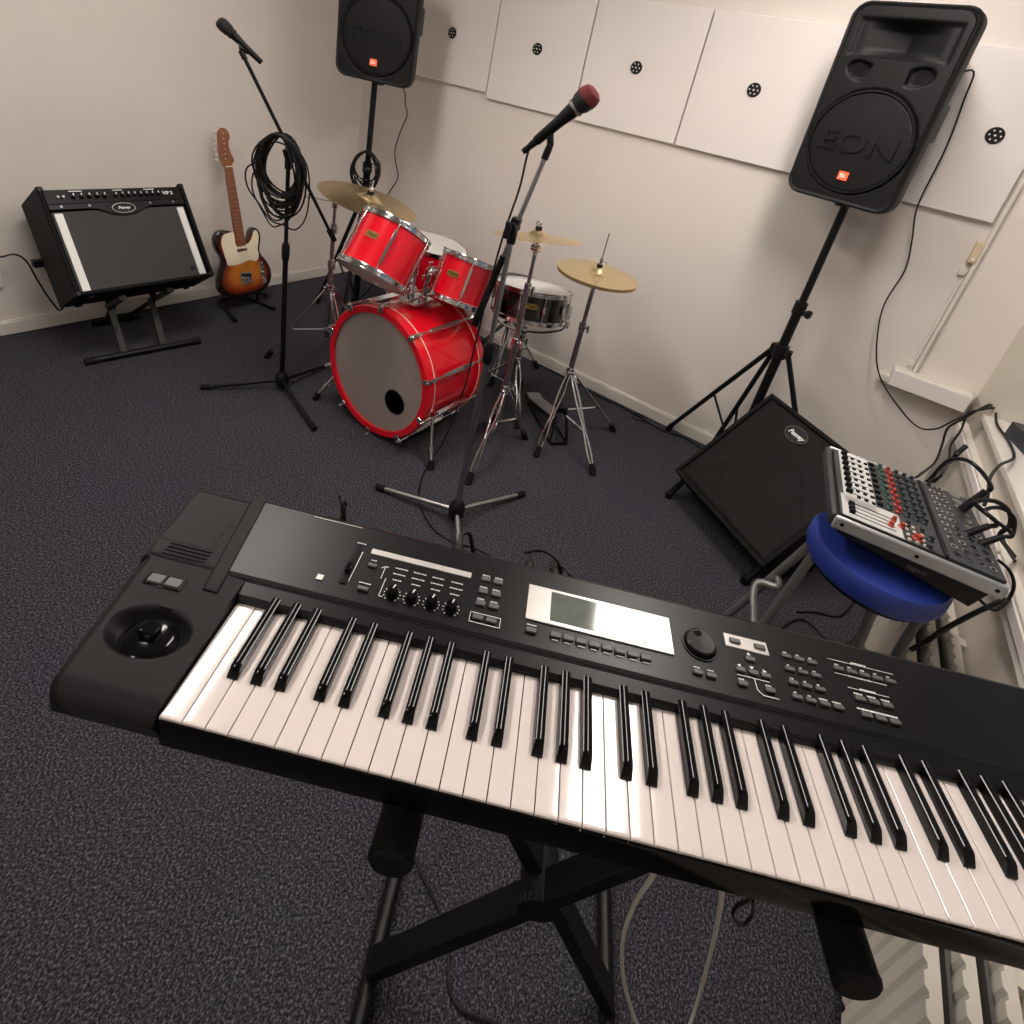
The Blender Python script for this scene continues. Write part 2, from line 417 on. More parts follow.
for yy in (-.8, 0, .8): G().box((-.010, yy, .26), (.02, .03, .3)).box((-.08, yy, .13), (.14, .02, .012)).build('wall_bracket', RADW, t)

# ceiling lamps
def lamp_mat():
    return mat('lamp_diffuser', (.9, .9, .88), .6, emit=(1, .92, .85), estr=14.5)
LAMPM = lamp_mat()
def ceiling_lamp(x, y, rz, label, L=1.24):
    t = thing('ceiling_lamp', label, 'ceiling lamp', (x, y, CH), rz, 'ceiling lamps')
    g = G(); g.box((0, 0, -.03), (.28, L, .058)); g.build('housing', TRIMM, t, bevel=.004)
    g = G(); g.box((0, 0, -.064), (.22, L - .06, .012)); g.build('diffuser', LAMPM, t, bevel=.003)
    return t
ceiling_lamp(-.14, 1.72, radians(20), 'long white ceiling lamp above the keyboard and mixer side')
ceiling_lamp(-1.60, .92, radians(24), 'long white ceiling lamp above the open carpet left of the keyboard')
ceiling_lamp(-.75, -1.2, 0, 'shorter white fill lamp added on the ceiling behind the keyboard player, out of view', .75)  # unseen lamp added as fill for the foreground and front faces

# ================================================================== KEYBOARD
KY = .4797
KM = Matrix.Translation((-.3833, .1545, .86)) @ Matrix.Rotation(KY, 4, 'Z')
kb = thing('electronic_keyboard', 'long black electronic keyboard on its stand across the foreground', 'keyboard', M=KM)
NW, PITCH = 45, .0235
UE = NW * PITCH
KT = .072      # white key top (local z)
PT = .087      # panel surface (local z)
# chassis below the keys and rear body
g = G(); g.extr([(.006, .016), (.290, .010), (.290, .040), (.140, .040), (.140, .046), (.012, .046), (.006, .060), (.004, .0665), (-.0015, .0665), (-.002, .064), (.003, .018)], -.004, UE + .003)
g.build('keybed', EBONY, kb)
g = G(); g.extr([(.137, .046), (.137, .078), (.141, .082), (.157, .0845), (.158, .0835), (.159, .0835), (.160, .0855), (.165, PT), (.283, .0895), (.289, .086), (.292, .078), (.292, .040), (.150, .040)], -.046, UE + .10)
g.build('control_panel', KPANEL, kb, smooth=False, bevel=.0008)
# groove line of the panel
G().box((.50 + .05, .1585, .0842), (1.10, .0016, .0012)).build('panel_seam', BLKR, kb)
# left end block as a shaped shell with joystick bowl
def end_block(u0, u1, w0, w1, bowl=None, flip=False, step=None, out_=0.0):
    nu, nw = 54, 112
    def outer_left(w):   # left edge drifts inwards at the back
        return u0
    def h(u, w, ux):
        z = .086
        # roll-off to the outer side
        e = (u - u0) if not flip else (u1 - u)
        if e < .016: z -= .012 * (1 - e / .016) ** 2
        f = w - w0
        if f < .022: z -= .016 * (1 - f / .022) ** 2
        if f < .14: z -= .006 * (1 - f / .14)
        bk = w1 - w
        if bk < .014: z -= .012 * (1 - bk / .014) ** 2
        if bowl:
            a, b2 = bowl; cu_, cw_, ru, rw = a[0], a[1], b2[0], b2[1]
            d = sqrt(((ux - cu_) / ru) ** 2 + ((w - cw_) / rw) ** 2)
            if d < 1.0:
                z -= .016 * min(1, (1 - d) / .32)
        if abs(w - .162) < .0012: z -= .002
        return z
    vs = []; fs = []
    for i in range(nu + 1):
        for j in range(nw + 1):
            u = u0 + (u1 - u0) * i / nu; w = w0 + (w1 - w0) * j / nw
            uu = u
            if step:
                kx = (u1 - u) / (u1 - u0); uu = u + kx * (.036 - .030 * min(1, max(0, (w - w0) / .30)))
                if w < w0 + .02: uu += kx * .010 * (1 - (w - w0) / .02) ** 2
            ub = uu
            if step and w > .158:
                k = (w - .158) / (w1 - .158); uu = ub - (ub - u0) / (u1 - u0) * (.034 + .012 * k)
            vs.append((uu, w, h(u, w, uu)))
    for i in range(nu):
        for j in range(nw):
            a = i * (nw + 1) + j; fs.append((a, a + nw + 1, a + nw + 2, a + 1))
    ring = [i * (nw + 1) for i in range(nu + 1)] + [nu * (nw + 1) + j for j in range(1, nw + 1)] + [i * (nw + 1) + nw for i in range(nu - 1, -1, -1)] + [j for j in range(nw - 1, 0, -1)]
    o = len(vs)
    for r in ring:
        x, y, z = vs[r]; k = max(0, 1 - (x - (u0 if not flip else u1)) / .04) if not flip else 0
        kf = max(0, 1 - (y - w0) / .03)
        vs.append((x - .016 * min(1, k) + .0 * kf, y + .014 * kf, .022))
    n = len(ring)
    for i in range(n): fs.append((ring[i], ring[(i + 1) % n], o + (i + 1) % n, o + i))
    fs.append(tuple(range(o, o + n)))
    g = G(); g._add(vs, fs); return g
lb = end_block(-.152, -.0015, -.008, .290, ((-.062, .071), (.046, .030)), step=True).build('left_end_block', KBODY, kb, ang=50)
end_block(UE + .0035, UE + .075, -.014, .136, None, True).build('right_end_block', KBODY, kb, ang=50)
# ridge between block and panel, joystick, switches, vents
G()._add([(-.072, .290, .076), (-.038, .290, .076), (-.012, .128, .074), (-.048, .128, .074), (-.062, .287, .0912), (-.044, .287, .0912), (-.022, .132, .0885), (-.038, .132, .0885)],
         [(0, 3, 2, 1), (4, 5, 6, 7), (0, 1, 5, 4), (1, 2, 6, 5), (2, 3, 7, 6), (3, 0, 4, 7)]).build('block_ridge', KBODY, kb, bevel=.001)
g = G(); g.lathe([(0.0001, .066), (.030, .0665), (.031, .069), (.026, .074), (.018, .0765), (.0001, .077)], 28, (-.062, .071, 0)); js = g.build('joystick', EBONY, kb)
g = G(); g.box((-.061, .073, .083), (.020, .014, .010), Matrix.Rotation(.2, 3, 'Y')); g.cyl((-.061, .073, .074), (-.061, .073, .082), .006, n=12); g.build('joystick_cap', EBONY, js, bevel=.002)
g = G()
for k in range(4): g.box((-.087, .1675 + .0055 * k, .0862), (.054, .0020, .0022))
g.build('vent_slot', BLKR, kb)
g = G(); g.box((-.099, .217, .0858), (.066, .058, .0012)); g.build('block_inset', KBODY, kb, bevel=.0003)
g = G(); g.box((-.084, .130, .0855), (.046, .017, .003)); fr = g.build('switch_frame', EBONY, kb, bevel=.001)
for u in (-.094, -.073): G().box((u, .130, .0875), (.018, .012, .004)).build('switch', KBTN, fr, bevel=.0012)
# keys
def white_key(k, me=None):
    if me is None:
        w = PITCH - .0011
        prof = [(.0005, KT - .0045), (.0, KT - .003), (.0004, KT - .0006), (.0016, KT), (.0035, KT), (.0060, KT), (.10, KT), (.146, KT), (.146, KT - .0045)]
        g = G(); n = 5; vs = []; xs = [-w / 2, -w / 2 + .0006, 0, w / 2 - .0006, w / 2]; dz = [-.0007, -.00016, 0, -.00016, -.0007]
        for x, d in zip(xs, dz):
            for y, z in prof: vs.append((x, y, z + (d if z > .06 else 0)))
        m = len(prof); fs = []
        for i in range(n - 1):
            for j in range(m): fs.append((i * m + j, i * m + (j + 1) % m, (i + 1) * m + (j + 1) % m, (i + 1) * m + j))
        fs += [tuple(range(m))[::-1], tuple(range((n - 1) * m, n * m))]
        g._add(vs, fs); o = g.build('white_key', IVORY, kb, ang=30)
    else:
        o = bpy.data.objects.new('white_key', me); COL.objects.link(o); o.parent = kb
    o.location = ((k + .5) * PITCH, 0, 0); return o
w0 = white_key(0)
for k in range(1, NW): white_key(k, w0.data)
def black_key(x, me=None):
    if me is None:
        b, t = .0060, .0052; y0, y1 = .050, .146; H = .0125
        vs = []
        for y, hw, z in ((y0, b, KT - .004), (y0 + .001, b, KT + .002), (y0 + .008, t, KT + H - .001), (y0 + .011, t, KT + H), (y0 + .014, t, KT + H), (y1, t, KT + H)):
            bb = b
            vs += [(-bb, y, KT - .004), (-hw, y, z - .0016 if z > KT + .005 else z), (-hw * .45, y, z), (hw * .45, y, z), (hw, y, z - .0016 if z > KT + .005 else z), (bb, y, KT - .004)]
        m = 6; fs = []
        for i in range(5):
            for j in range(m): fs.append((i * m + j, i * m + (j + 1) % m, (i + 1) * m + (j + 1) % m, (i + 1) * m + j))
        fs += [tuple(range(m))[::-1], tuple(range(5 * m, 6 * m))]
        o = G()._add(vs, fs).build('black_key', EBONY, kb, ang=40)
    else:
        o = bpy.data.objects.new('black_key', me); COL.objects.link(o); o.parent = kb
    o.location = (x, 0, 0); return o
bme = None
for k in range(1, NW):
    d = {2: -.0022, 3: 0, 4: .0022, 6: -.0016, 0: .0016}.get(k % 7)
    if d is None: continue
    o = black_key(k * PITCH + d, bme); bme = o.data
# controls
ptop = PT + .0015
def button(u, w, su=.0115, sw=.0055, m=KBTN, name='button'):
    return G().box((u, w, ptop + .0012), (su, sw, .0036)).build(name, m, kb, bevel=.0008)
pr = G()                                   # silkscreened lines and captions
def line(u0, w0_, u1, w1_, t=.0009): pr.bar((u0, w0_, ptop + .0004), (u1, w1_, ptop + .0004), t, .0004)
def cap(u, w, L=.010, t=.0014):
    x = u - L / 2
    while x < u + L / 2 - .001:
        l = random.uniform(.0012, .0034); l = min(l, u + L / 2 - x); pr.box((x + l / 2, w, ptop + .0004), (l, t, .0004)); x += l + .0007
g = G(); g.box((.109, .218, ptop), (.008, .066, .0012)); sl = g.build('slider_track', BLKR, kb)
g = G(); g.box((.109, .207, ptop + .004), (.0075, .013, .008)); g.build('slider_cap', EBONY, sl, bevel=.001)
line(.1155, .190, .1155, .240); cap(.109, .254, .012)
G().box((.195, .2455, ptop + .0004), (.138, .0085, .0012)).build('name_strip', KSILV, kb)
button(.135, .222); button(.136, .184, .014); cap(.135, .231, .008); cap(.136, .193, .015)
line(.147, .222, .152, .226); line(.152, .226, .156, .226); line(.152, .226, .152, .206); line(.158, .208, .158, .180); line(.158, .180, .163, .180)
for u in (.173, .198, .2235, .249):
    g = G(); g.lathe([(.0078, ptop - .001), (.0078, ptop + .004), (.0062, ptop + .0095), (.0001, ptop + .0097)], 24, (u, .187, 0)); kn = g.build('knob', EBONY, kb)
    G().box((u + .001, .191, ptop + .0101), (.0016, .0055, .0012), Matrix.Rotation(-.3, 3, 'Z')).build('pointer', WHITE, kn)
    for i in range(11):
        a = radians(-50 + i * 28); pr.cyl((u + .0102 * cos(a), .187 + .0102 * sin(a), ptop), (u + .0102 * cos(a), .187 + .0102 * sin(a), ptop + .0007), .00085, n=6)
    for w in (.228, .2185, .209): cap(u, w, .017 if w > .215 else .012)
for u in (.284, .301):
    for w in (.245, .225, .2055): button(u, w, .0125, .0075); cap(u, w + .0068, .010)
    button(u, .184, .0135, .0065)
for a, b in (((.274, .1905), (.3125, .1905)), ((.3125, .1905), (.3125, .1765)), ((.3125, .1765), (.274, .1765)), ((.274, .1765), (.274, .1905))): line(*a, *b, .0008)
# display
g = G(); g.box((.439, .2275, ptop + .0006), (.192, .0555, .0022)); dp = g.build('display_bezel', KSILV, kb, bevel=.0008); tag(dp, 'silver framed display panel')
g = G(); g.box((.436, .228, ptop + .0018), (.124, .045, .0012)); g.build('display_glass', LCD, dp)
button(.352, .1845, .0135, .0068)
for i in range(8): button(.383 + i * .0163, .1862, .0135, .0072)
cap(.352, .1925, .012)
for i in range(8): cap(.383 + i * .0163, .1795, .009, .001)
# data wheel
g = G(); g.lathe([(.0235, ptop - .001), (.0235, ptop + .0012), (.0215, ptop + .0012), (.0205, ptop - .0005), (.0195, ptop + .006), (.0175, ptop + .0075), (.0001, ptop + .0068)], 40, (.572, .226, 0)); dl = g.build('data_dial', KPANEL, kb)
g = G(); g.lathe([(.0062, ptop + .0074), (.0058, ptop + .0078), (.0048, ptop + .0070), (.0001, ptop + .0066)], 20, (.5685, .2385, 0)); g.build('finger_dimple', EBONY, dl)
button(.562, .184, .012, .0058); button(.579, .184, .012, .0058); cap(.562, .191, .008); cap(.579, .191, .008)
g = G(); g.box((.6375, .2445, ptop + .0004), (.058, .0195, .0016)); pl = g.build('button_plate', KSILV, kb, bevel=.0006); tag(pl, 'silver plate with two buttons')
for u in (.6215, .6545): G().box((u, .2435, ptop + .0028), (.0145, .0065, .0032)).build('button', KBTN, kb, bevel=.0008)
for u, w in ((.637, .222), (.620, .203), (.636, .203), (.652, .203), (.618, .184), (.652, .184)):
    button(u, w, .012, .0062)
for (u, w, d) in ((.637, .2295, 0), (.620, .2095, pi / 2), (.636, .2105, pi), (.652, .2095, -pi / 2)):
    a = [(cos(d + pi / 2 + k * 2 * pi / 3) * .0032 + u, sin(d + pi / 2 + k * 2 * pi / 3) * .0026 + w) for k in range(3)]; pr.prism(a, ptop, ptop + .0007)
line(.614, .1955, .655, .1955); line(.6355, .1955, .6355, .181); line(.6355, .181, .641, .175); line(.641, .175, .650, .175); cap(.655, .175, .012)
cap(.618, .190, .008); cap(.652, .190, .008)
for r, w in enumerate((.241, .222, .203, .184)):
    for c in range(3 if r < 3 else 4): button(.690 + c * .0170 - r * .0015, w, .0128, .0055); cap(.690 + c * .017 - r * .0015, w + .006, .004 if (r < 3 or c < 2) else .011, .0016)
for c in range(5): button(.7595 + c * .0172, .2415, .0132, .0055); cap(.7595 + c * .0172, .248, .005)
line(.750, .2545, .838, .2545, .0007); cap(.792, .2565, .02, .0018); line(.752, .2345, .82, .2345, .0007); cap(.785, .2345, .03, .0018)
for c in range(3):
    button(.772 + c * .0172, .204, .0132, .0062); button(.771 + c * .0172, .183, .0132, .0062); cap(.772 + c * .0172, .2105, .011, .0018)
line(.762, .2170, .815, .2170, .0007); cap(.788, .2185, .02, .0018); cap(.787, .190, .050, .0022)
pr.box((.080, .186, ptop + .0004), (.008, .0075, .0005)); pr.bar((.03, .280, ptop + .0012), (.10, .2805, ptop + .0012), .0006, .0003)
for x0 in (.06, .10, .145, .225, .31): cap(x0, .2815, .025, .0012)
pr.build('panel_print', WHITE, kb)
# rear plugs
# ================================================================== KEYBOARD STAND
ks = thing('keyboard_stand', 'black X-shaped stand carrying the keyboard', 'stand', M=Matrix.Translation((-.3833, .1545, 0)) @ Matrix.Rotation(KY, 4, 'Z'))
UL, UR = .252, .715
for u in (UL, UR):
    g = G(); g.cyl((u, .02, .848), (u, .33, .848), .0175, n=18); g.build('top_arm', BLKM, ks)
    g = G(); g.lathe([(.0001, -.032), (.019, -.032), (.0225, -.029), (.0235, -.024), (.0225, -.021), (.0225, .075), (.019, .08), (.0001, .08)], 24, (u, 0, .8455), (0, 1, 0)); g.build('rubber_sleeve', BLKR, ks)
for u in (.250, .700):
    g = G(); g.cyl((u, -.14, .020), (u, .40, .020), .0155, n=18); fo = g.build('foot_tube', BLKM, ks)
    for w in (-.15, .41): G().cyl((u, w - .015, .020), (u, w + .015, .020), .0195, n=18).build('end_cap', BLKR, fo)
g = G(); g.bar((.250, .150, .035), (UR, .150, .835), .026, .046, (0, 1, 0)); g.build('cross_bar', BLKM, ks, bevel=.004)
g = G(); g.bar((.700, .185, .035), (UL, .185, .835), .026, .046, (0, 1, 0)); g.build('cross_bar', BLKM, ks, bevel=.004)
g = G(); g.cyl((.479, .128, .43), (.479, .205, .43), .030, n=28)
for i in range(20):
    a = i * pi / 10; g.box((.479 + .030 * cos(a), .134, .43 + .030 * sin(a)), (.005, .012, .005))
g.build('locking_knob', BLKR, ks)

# ================================================================== loudspeakers on tripods
def loudspeaker(M, label, W=.40, H=.64, D=.33):
    t = thing('loudspeaker', label, 'loudspeaker', M=M)
    # cabinet: rounded front outline lofted to a narrower back
    def rr(w, h, r, y, n=6, topw=1.0, cx_=0):
        out = []
        for (sx, sz, a0) in ((1, 1, 0), (-1, 1, 90), (-1, -1, 180), (1, -1, 270)):
            for i in range(n + 1):
                a = radians(a0 + 90 * i / n); x = sx * (w / 2 - r) + r * cos(a); z = sz * (h / 2 - r) + r * sin(a)
                out.append((x * (1 + (topw - 1) * (z / h + .5)), y, z))
        return out
    rings = [rr(W * .93, H * .95, .045, .004, topw=1.02), rr(W * .97, H * .975, .05, .000, topw=1.02), rr(W * .995, H * .995, .055, .008, topw=1.02), rr(W, H, .055, .02, topw=1.02),
             rr(W, H, .055, .06, topw=1.02), rr(W * .93, H * .97, .05, .12, topw=1.0), rr(W * .72, H * .92, .05, .26), rr(W * .60, H * .86, .05, D - .01), rr(W * .56, H * .82, .05, D)]
    g = G(); vs = []; fs = []; n = len(rings[0])
    for r in rings: vs += r
    for k in range(len(rings) - 1):
        for i in range(n): fs.append((k * n + i, k * n + (i + 1) % n, (k + 1) * n + (i + 1) % n, (k + 1) * n + i))
    fs += [tuple(range((len(rings) - 1) * n, len(rings) * n))]
    g._add(vs, fs)
    # front baffle with horn recess, ports and woofer opening as rings
    cab = g.build('cabinet', SPKB, t, ang=40)
    g = G()
    nx, nz = 66, 104; vs = []; fs = []
    wc = -.112 * H / .64; wr = .176
    def depth(x, z):
        d = .004
        rw = sqrt(x * x + (z - wc) ** 2)
        if rw < wr + .006: d = .012 if rw > wr - .004 else .002 - .012 * max(0, 1 - (rw / wr) ** 2) * .35
        # horn
        hx, hz = abs(x) / .165, abs(z - .222) / .060
        if hx < 1 and hz < 1:
            m = min(1 - hx, 1 - hz); d = .004 + .012 * min(1, m / .06)
            d += .055 * max(0, 1 - abs(x) / .13) * min(1, max(0, (1 - hz)) / .5) 
        # ports
        for sx in (-1, 1):
            px, pz = (x - sx * .112) * sx, z - .098
            # rounded triangle
            if -.048 < px < .048:
                hgt = .036 - .020 * (.5 - px / .096) if False else .034
                q = (px * .75 + .012) ** 2 / .037 ** 2 + (pz - .02 + px * -.15) ** 2 / .032 ** 2
                if q < 1: d = max(d, .004 + .016 * min(1, (1 - q) / .25))
        return d
    FWd, FHt = W * .93, H * .95; r = .045
    for i in range(nx + 1):
        for j in range(nz + 1):
            x = -FWd / 2 + FWd * i / nx; z = -FHt / 2 + FHt * j / nz
            ex, ez = max(0, abs(x) - (FWd / 2 - r)), max(0, abs(z) - (FHt / 2 - r))
            X, Z = x, z
            dd = sqrt(ex * ex + ez * ez)
            if dd > r and dd > 0:
                k = r / dd; X = math.copysign(FWd / 2 - r + ex * k, x) if ex else x; Z = math.copysign(FHt / 2 - r + ez * k, z) if ez else z
            vs.append((X, depth(x, z), Z))
    for i in range(nx):
        for j in range(nz): a = i * (nz + 1) + j; fs.append((a, a + nz + 1, a + nz + 2, a + 1))
    g._add(vs, fs); g.build('front_baffle', SPKB, t, ang=60)
    for sx in (-1, 1):
        g = G()
        for k in range(7): x = sx * (.085 + .0085 * k); g.box((x, .012, .118), (.0025, .004, .050 - abs(k - 2.5) * .006))
        g.build('port_grille', BLKR, t)
    g = G(); g.lathe([(wr + .004, .004), (wr + .001, -.003), (wr - .004, -.003), (wr - .007, .004)], 56, (0, 0, wc), (0, 1, 0), closed=True); g.build('woofer_rim', BLKP, t)
    text('raised_lettering', 'EON', .098, Matrix.Translation((0, -.0045, wc - .005)) @ Matrix.Rotation(pi / 2, 4, 'X') @ Matrix.Scale(1.35, 4, (1, 0, 0)), SPKB, t, depth=.003, bold=.002)
    g = G(); g.box((0, -.004, wc - .118), (.036, .004, .031)); bd = g.build('badge', ORNG, t, bevel=.001); tag(bd, 'small orange badge')
    text('badge_lettering', 'JBL', .019, Matrix.Translation((0, -.0066, wc - .118)) @ Matrix.Rotation(pi / 2, 4, 'X'), WHITE, bd, depth=.0006, bold=.0006)
    g = G(); g.box((W * .40, .16, 0), (.03, .10, .13)); g.build('handle', BLKP, t, bevel=.008)
    g = G(); g.cyl((0, .11, -H / 2 - .012), (0, .11, -H / 2 + .02), .026, n=20); g.build('pole_socket', BLKP, t)
    return t
def speaker_stand(P, feet, hubz, top, label, knob=None, lowz=.12):
    t = thing('speaker_stand', label, 'speaker stand', (P[0], P[1], 0))
    x, y = P
    g = G(); g.cyl((x, y, lowz), (x, y, hubz + .22), .0200, n=20); g.build('lower_tube', BLKM, t, world=True)
    g = G(); g.cyl((x, y, hubz + .15), (x, y, top), .0155, n=20); g.build('upper_pole', BLKM, t, world=True)
    g = G(); g.cyl((x, y, hubz + .18), (x, y, hubz + .235), .026, n=20); c = g.build('clamp_collar', BLKP, t, world=True)
    d = V(knob or (.8, -.6, 0)).normalized(); q = V((x, y, hubz + .20))
    g = G(); g.cyl(q + d * .02, q + d * .05, .007, n=10); g.lathe([(.0001, 0), (.018, .002), (.019, .012), (.012, .016), (.0001, .017)], 16, q + d * .045, d); g.build('clamp_knob', BLKP, c, world=True)
    g = G(); g.cyl((x, y, hubz - .03), (x, y, hubz + .03), .030, n=20); 
    for f in feet: d = V((f[0] - x, f[1] - y, 0)).normalized(); g.box(V((x, y, hubz)) + d * .035, (.03, .03, .035))
    d = V((knob or (.8, -.6, 0))).normalized(); g.lathe([(.0001, 0), (.017, .002), (.018, .011), (.0001, .015)], 16, V((x, y, hubz)) + d * .03, d)
    g.build('leg_collar', BLKP, t, world=True)
    g = G(); g.cyl((x, y, lowz), (x, y, lowz + .05), .028, n=20); g.build('brace_collar', BLKP, t, world=True)
    for f in feet:
        a = V((x, y, hubz)); b = V((f[0], f[1], .022)); d = V((b.x - a.x, b.y - a.y, 0)).normalized()
        a = a + d * .035
        g = G(); g.cyl(a, b, .0115, n=12); leg = g.build('leg', BLKM, t, world=True)
        g = G(); g.cyl(b + (a - b).normalized() * .03, b - V((0, 0, .020)), .0150, .017, n=12); g.build('rubber_foot', BLKR, leg, world=True)
        m = a.lerp(b, .52)
        g = G(); g.cyl(V((x, y, lowz + .025)) + d * .02, m, .0062, n=8); g.build('brace', BLKM, t, world=True)
    return t
# near (right) loudspeaker
loudspeaker(pose((-.193, 2.532, 1.704), -15.6), 'large black loudspeaker with orange badge on the right tripod, before the last wall boards', H=.67)
PR = V((-.150, 2.640, 0))
fa = at_z(672, 424, .02); fa.y = min(fa.y, 2.83)
fb2 = at_z(707, 452, .02)
fl = [(fa.x, fa.y), (fb2.x, fb2.y), (PR.x + .42, PR.y - .10)]
speaker_stand((PR.x, PR.y), fl, .715, 1.42, 'black tripod stand holding the large right loudspeaker, behind the floor monitor')
# far (left) loudspeaker
loudspeaker(pose((-2.388, 2.235, 1.712), 27.6), 'black loudspeaker in the far corner, cut by the top edge, above the drums')
PL = V((-2.455, 2.318, 0))
f0 = at_z(318, 300, .02)
def rot2(v, a): return (v[0] * cos(a) - v[1] * sin(a), v[0] * sin(a) + v[1] * cos(a))
v0 = (f0.x - PL.x, f0.y - PL.y); print('leg', v0)
feetL = [(PL.x + a, PL.y + b) for a, b in (v0, rot2(v0, 2.1), rot2(v0, -2.1))]
speaker_stand((PL.x, PL.y), feetL, .74, 1.42, 'black tripod stand holding the far corner loudspeaker')

def coil(name, label, C0, right, up, rw, rh, n, r, seed, jit=.25, thick=.03, parent=None, squeeze=.35):
    rnd = random.Random(seed); g = G(); right = V(right).normalized(); up = V(up).normalized(); nrm = right.cross(up)
    for k in range(n):
        a, b = rw * (1 - jit * rnd.random()), rh * (1 - jit * rnd.random()); ox = rnd.uniform(-.12, .12) * rw; oz = (rh - b) * .9
        ph = rnd.uniform(-.12, .12); off = rnd.uniform(-thick, thick); pts = []
        for i in range(28):
            t_ = 2 * pi * i / 28; x = a * cos(t_) * (1 - squeeze * max(0, sin(t_)) ** 2 * .6); z = b * sin(t_)
            x, z = x * cos(ph) - z * sin(ph), x * sin(ph) + z * cos(ph)
            pts.append(V(C0) + right * (x + ox * (1 - sin(t_)) * .5) + up * (z + oz) + nrm * (off + .012 * sin(3 * t_ + k)))
        g.tube(pts, r, 6, closed=True)
    return g.build(name, CABLE)
# ================================================================== microphones
def mic(M, label, foam=None, L=.175, fat=1.15, LS=1.0):
    M = M @ Matrix.Diagonal((fat, fat, LS, 1))
    t = thing('microphone', label, 'microphone', M=M)     # local +z = towards the grille
    g = G(); g.lathe([(.0001, -L * .62), (.0105, -L * .62), (.0115, -L * .60), (.0135, -.02), (.0165, .015), (.0175, .030), (.0001, .031)], 24); g.build('handle', BLKP, t)
    g = G(); g.lathe([(.0185, .030), (.0215, .034), (.0215, .040), (.0185, .042)], 24, closed=True); g.build('collar_ring', STEEL if foam else BLKM, t)
    g = G(); g.lathe([(.019, .040), (.0245, .055), (.0262, .072), (.0255, .086), (.021, .098), (.012, .104), (.0001, .105)], 28); gr = g.build('grille', mat('mic_grille', (.02, .02, .022), .4, .6, bump=1.0, bscale=1600), t)
    if foam:
        g = G(); g.lathe([(.0268, .072), (.0262, .087), (.0220, .100), (.012, .1065), (.0001, .1075)], 28); f = g.build('foam_tip', WINE, t); tag(f, 'dark red foam tip')
    g = G(); g.box((.0005, -.0138, -.005), (.006, .003, .016)); g.build('switch', STEEL, t)
    return t
def axis_M(c, d, spin=0):
    q = V((0, 0, 1)).rotation_difference(V(d).normalized()); return Matrix.Translation(c) @ q.to_matrix().to_4x4() @ Matrix.Rotation(spin, 4, 'Z')
def mic_stand(P, piv, top, low, feet, label, polem, boomm, clip, hubz=.065, gripL=0):
    t = thing('microphone_stand', label, 'microphone stand', (P.x, P.y, 0))
    g = G(); g.lathe([(.0001, hubz - .045), (.020, hubz - .045), (.030, hubz - .030), (.032, hubz), (.026, hubz + .022), (.016, hubz + .035), (.0001, hubz + .036)], 24, (P.x, P.y, 0)); g.build('base_hub', BLKP, t, world=True)
    g = G(); g.cyl((P.x, P.y, hubz + .02), (P.x, P.y, piv.z * .62), .0115, n=16); g.build('lower_pole', polem, t, world=True)
    g = G(); g.cyl((P.x, P.y, piv.z * .60), (P.x, P.y, piv.z), .0085, n=16); g.build('upper_pole', polem, t, world=True)
    g = G(); g.lathe([(.0001, 0), (.0145, 0), (.017, .02), (.017, .06), (.0135, .075), (.0001, .076)], 20, (P.x, P.y, piv.z * .60)); g.build('pole_clutch', BLKP, t, world=True)
    for f in feet:
        f = V((f[0], f[1], .014)); d = V((f.x - P.x, f.y - P.y, 0)).normalized(); a = V((P.x, P.y, hubz - .012)) + d * .022
        g = G(); g.cyl(a, f, .0095, n=14); lg = g.build('leg', polem, t, world=True)
        g = G(); g.cyl(f - d * .028 + V((0, 0, .004)), f + d * .010, .0130, n=14); g.build('rubber_foot', BLKR, lg, world=True)
    g = G(); g.cyl(low, top, .0070, n=14); g.build('boom', boomm, t, world=True)
    ax = (top - low).normalized()
    if gripL:
        g = G(); g.cyl(low - ax * .015, low + ax * gripL, .0125, .010, n=16); g.build('counterweight', BLKR, t, world=True)
    else:
        g = G(); g.cyl(low - ax * .01, low + ax * .045, .0120, n=16); g.build('counterweight', BLKR, t, world=True)
    side = ax.cross(V((0, 0, 1))).normalized()
    g = G(); g.cyl(piv - side * .012, piv + side * .032, .017, n=18); g.cyl(piv + side * .03, piv + side * .052, .006, n=10)
    g.bar(piv - ax * .028, piv + ax * .028, .026, .026); g.cyl((P.x, P.y, piv.z - .05), (P.x, P.y, piv.z - .005), .014, n=16)
    cl = g.build('boom_clutch', BLKP, t, world=True)
    k = piv + side * .058; g = G(); g.bar(k - V((0, 0, .026)), k + V((0, 0, .026)), .010, .018); g.build('wing_knob', BLKP, cl, world=True, bevel=.004)
    # clip
    g = G(); g.cyl(top - ax * .012, top + ax * .018, .0105, n=14); g.tube([top + ax * .012, top + ax * .03, clip - (clip - top) * .15], .010, 10)
    g.build('mic_clip', BLKP, t, world=True)
    return t
# stand 1, black, by the guitar
P1 = at_z(282, 378, .065); H1 = 60
piv1 = at_plane(284, 158, P1, H1); low1 = at_plane(333.5, 239, P1, H1); top1 = at_plane(243.5, 56, P1, H1)
ax1 = (top1 - low1).normalized(); piv1 = low1 + ax1 * ((V((P1.x, P1.y, piv1.z)) - low1).dot(ax1))
f1 = [(at_z(203, 387, .014)), (at_z(314, 428, .014)), (at_z(330, 364, .014))]
m1a, m1b = at_plane(221, 23, P1, H1), at_plane(265, 66, P1, H1)
d1 = (m1a - m1b).normalized(); c1 = m1b + d1 * .110
mic_stand(P1, V((P1.x, P1.y, piv1.z)), top1, low1, f1, 'black microphone stand with coiled cable, left of the drums', BLKM, BLKM, c1 - d1 * .045)
mic(axis_M(c1 + d1 * -.004, d1), 'black microphone on the left black stand, pointing up left', fat=.86, LS=.84)
rt = RC @ V((1, 0, 0)); rt.z = 0; rt.normalize()
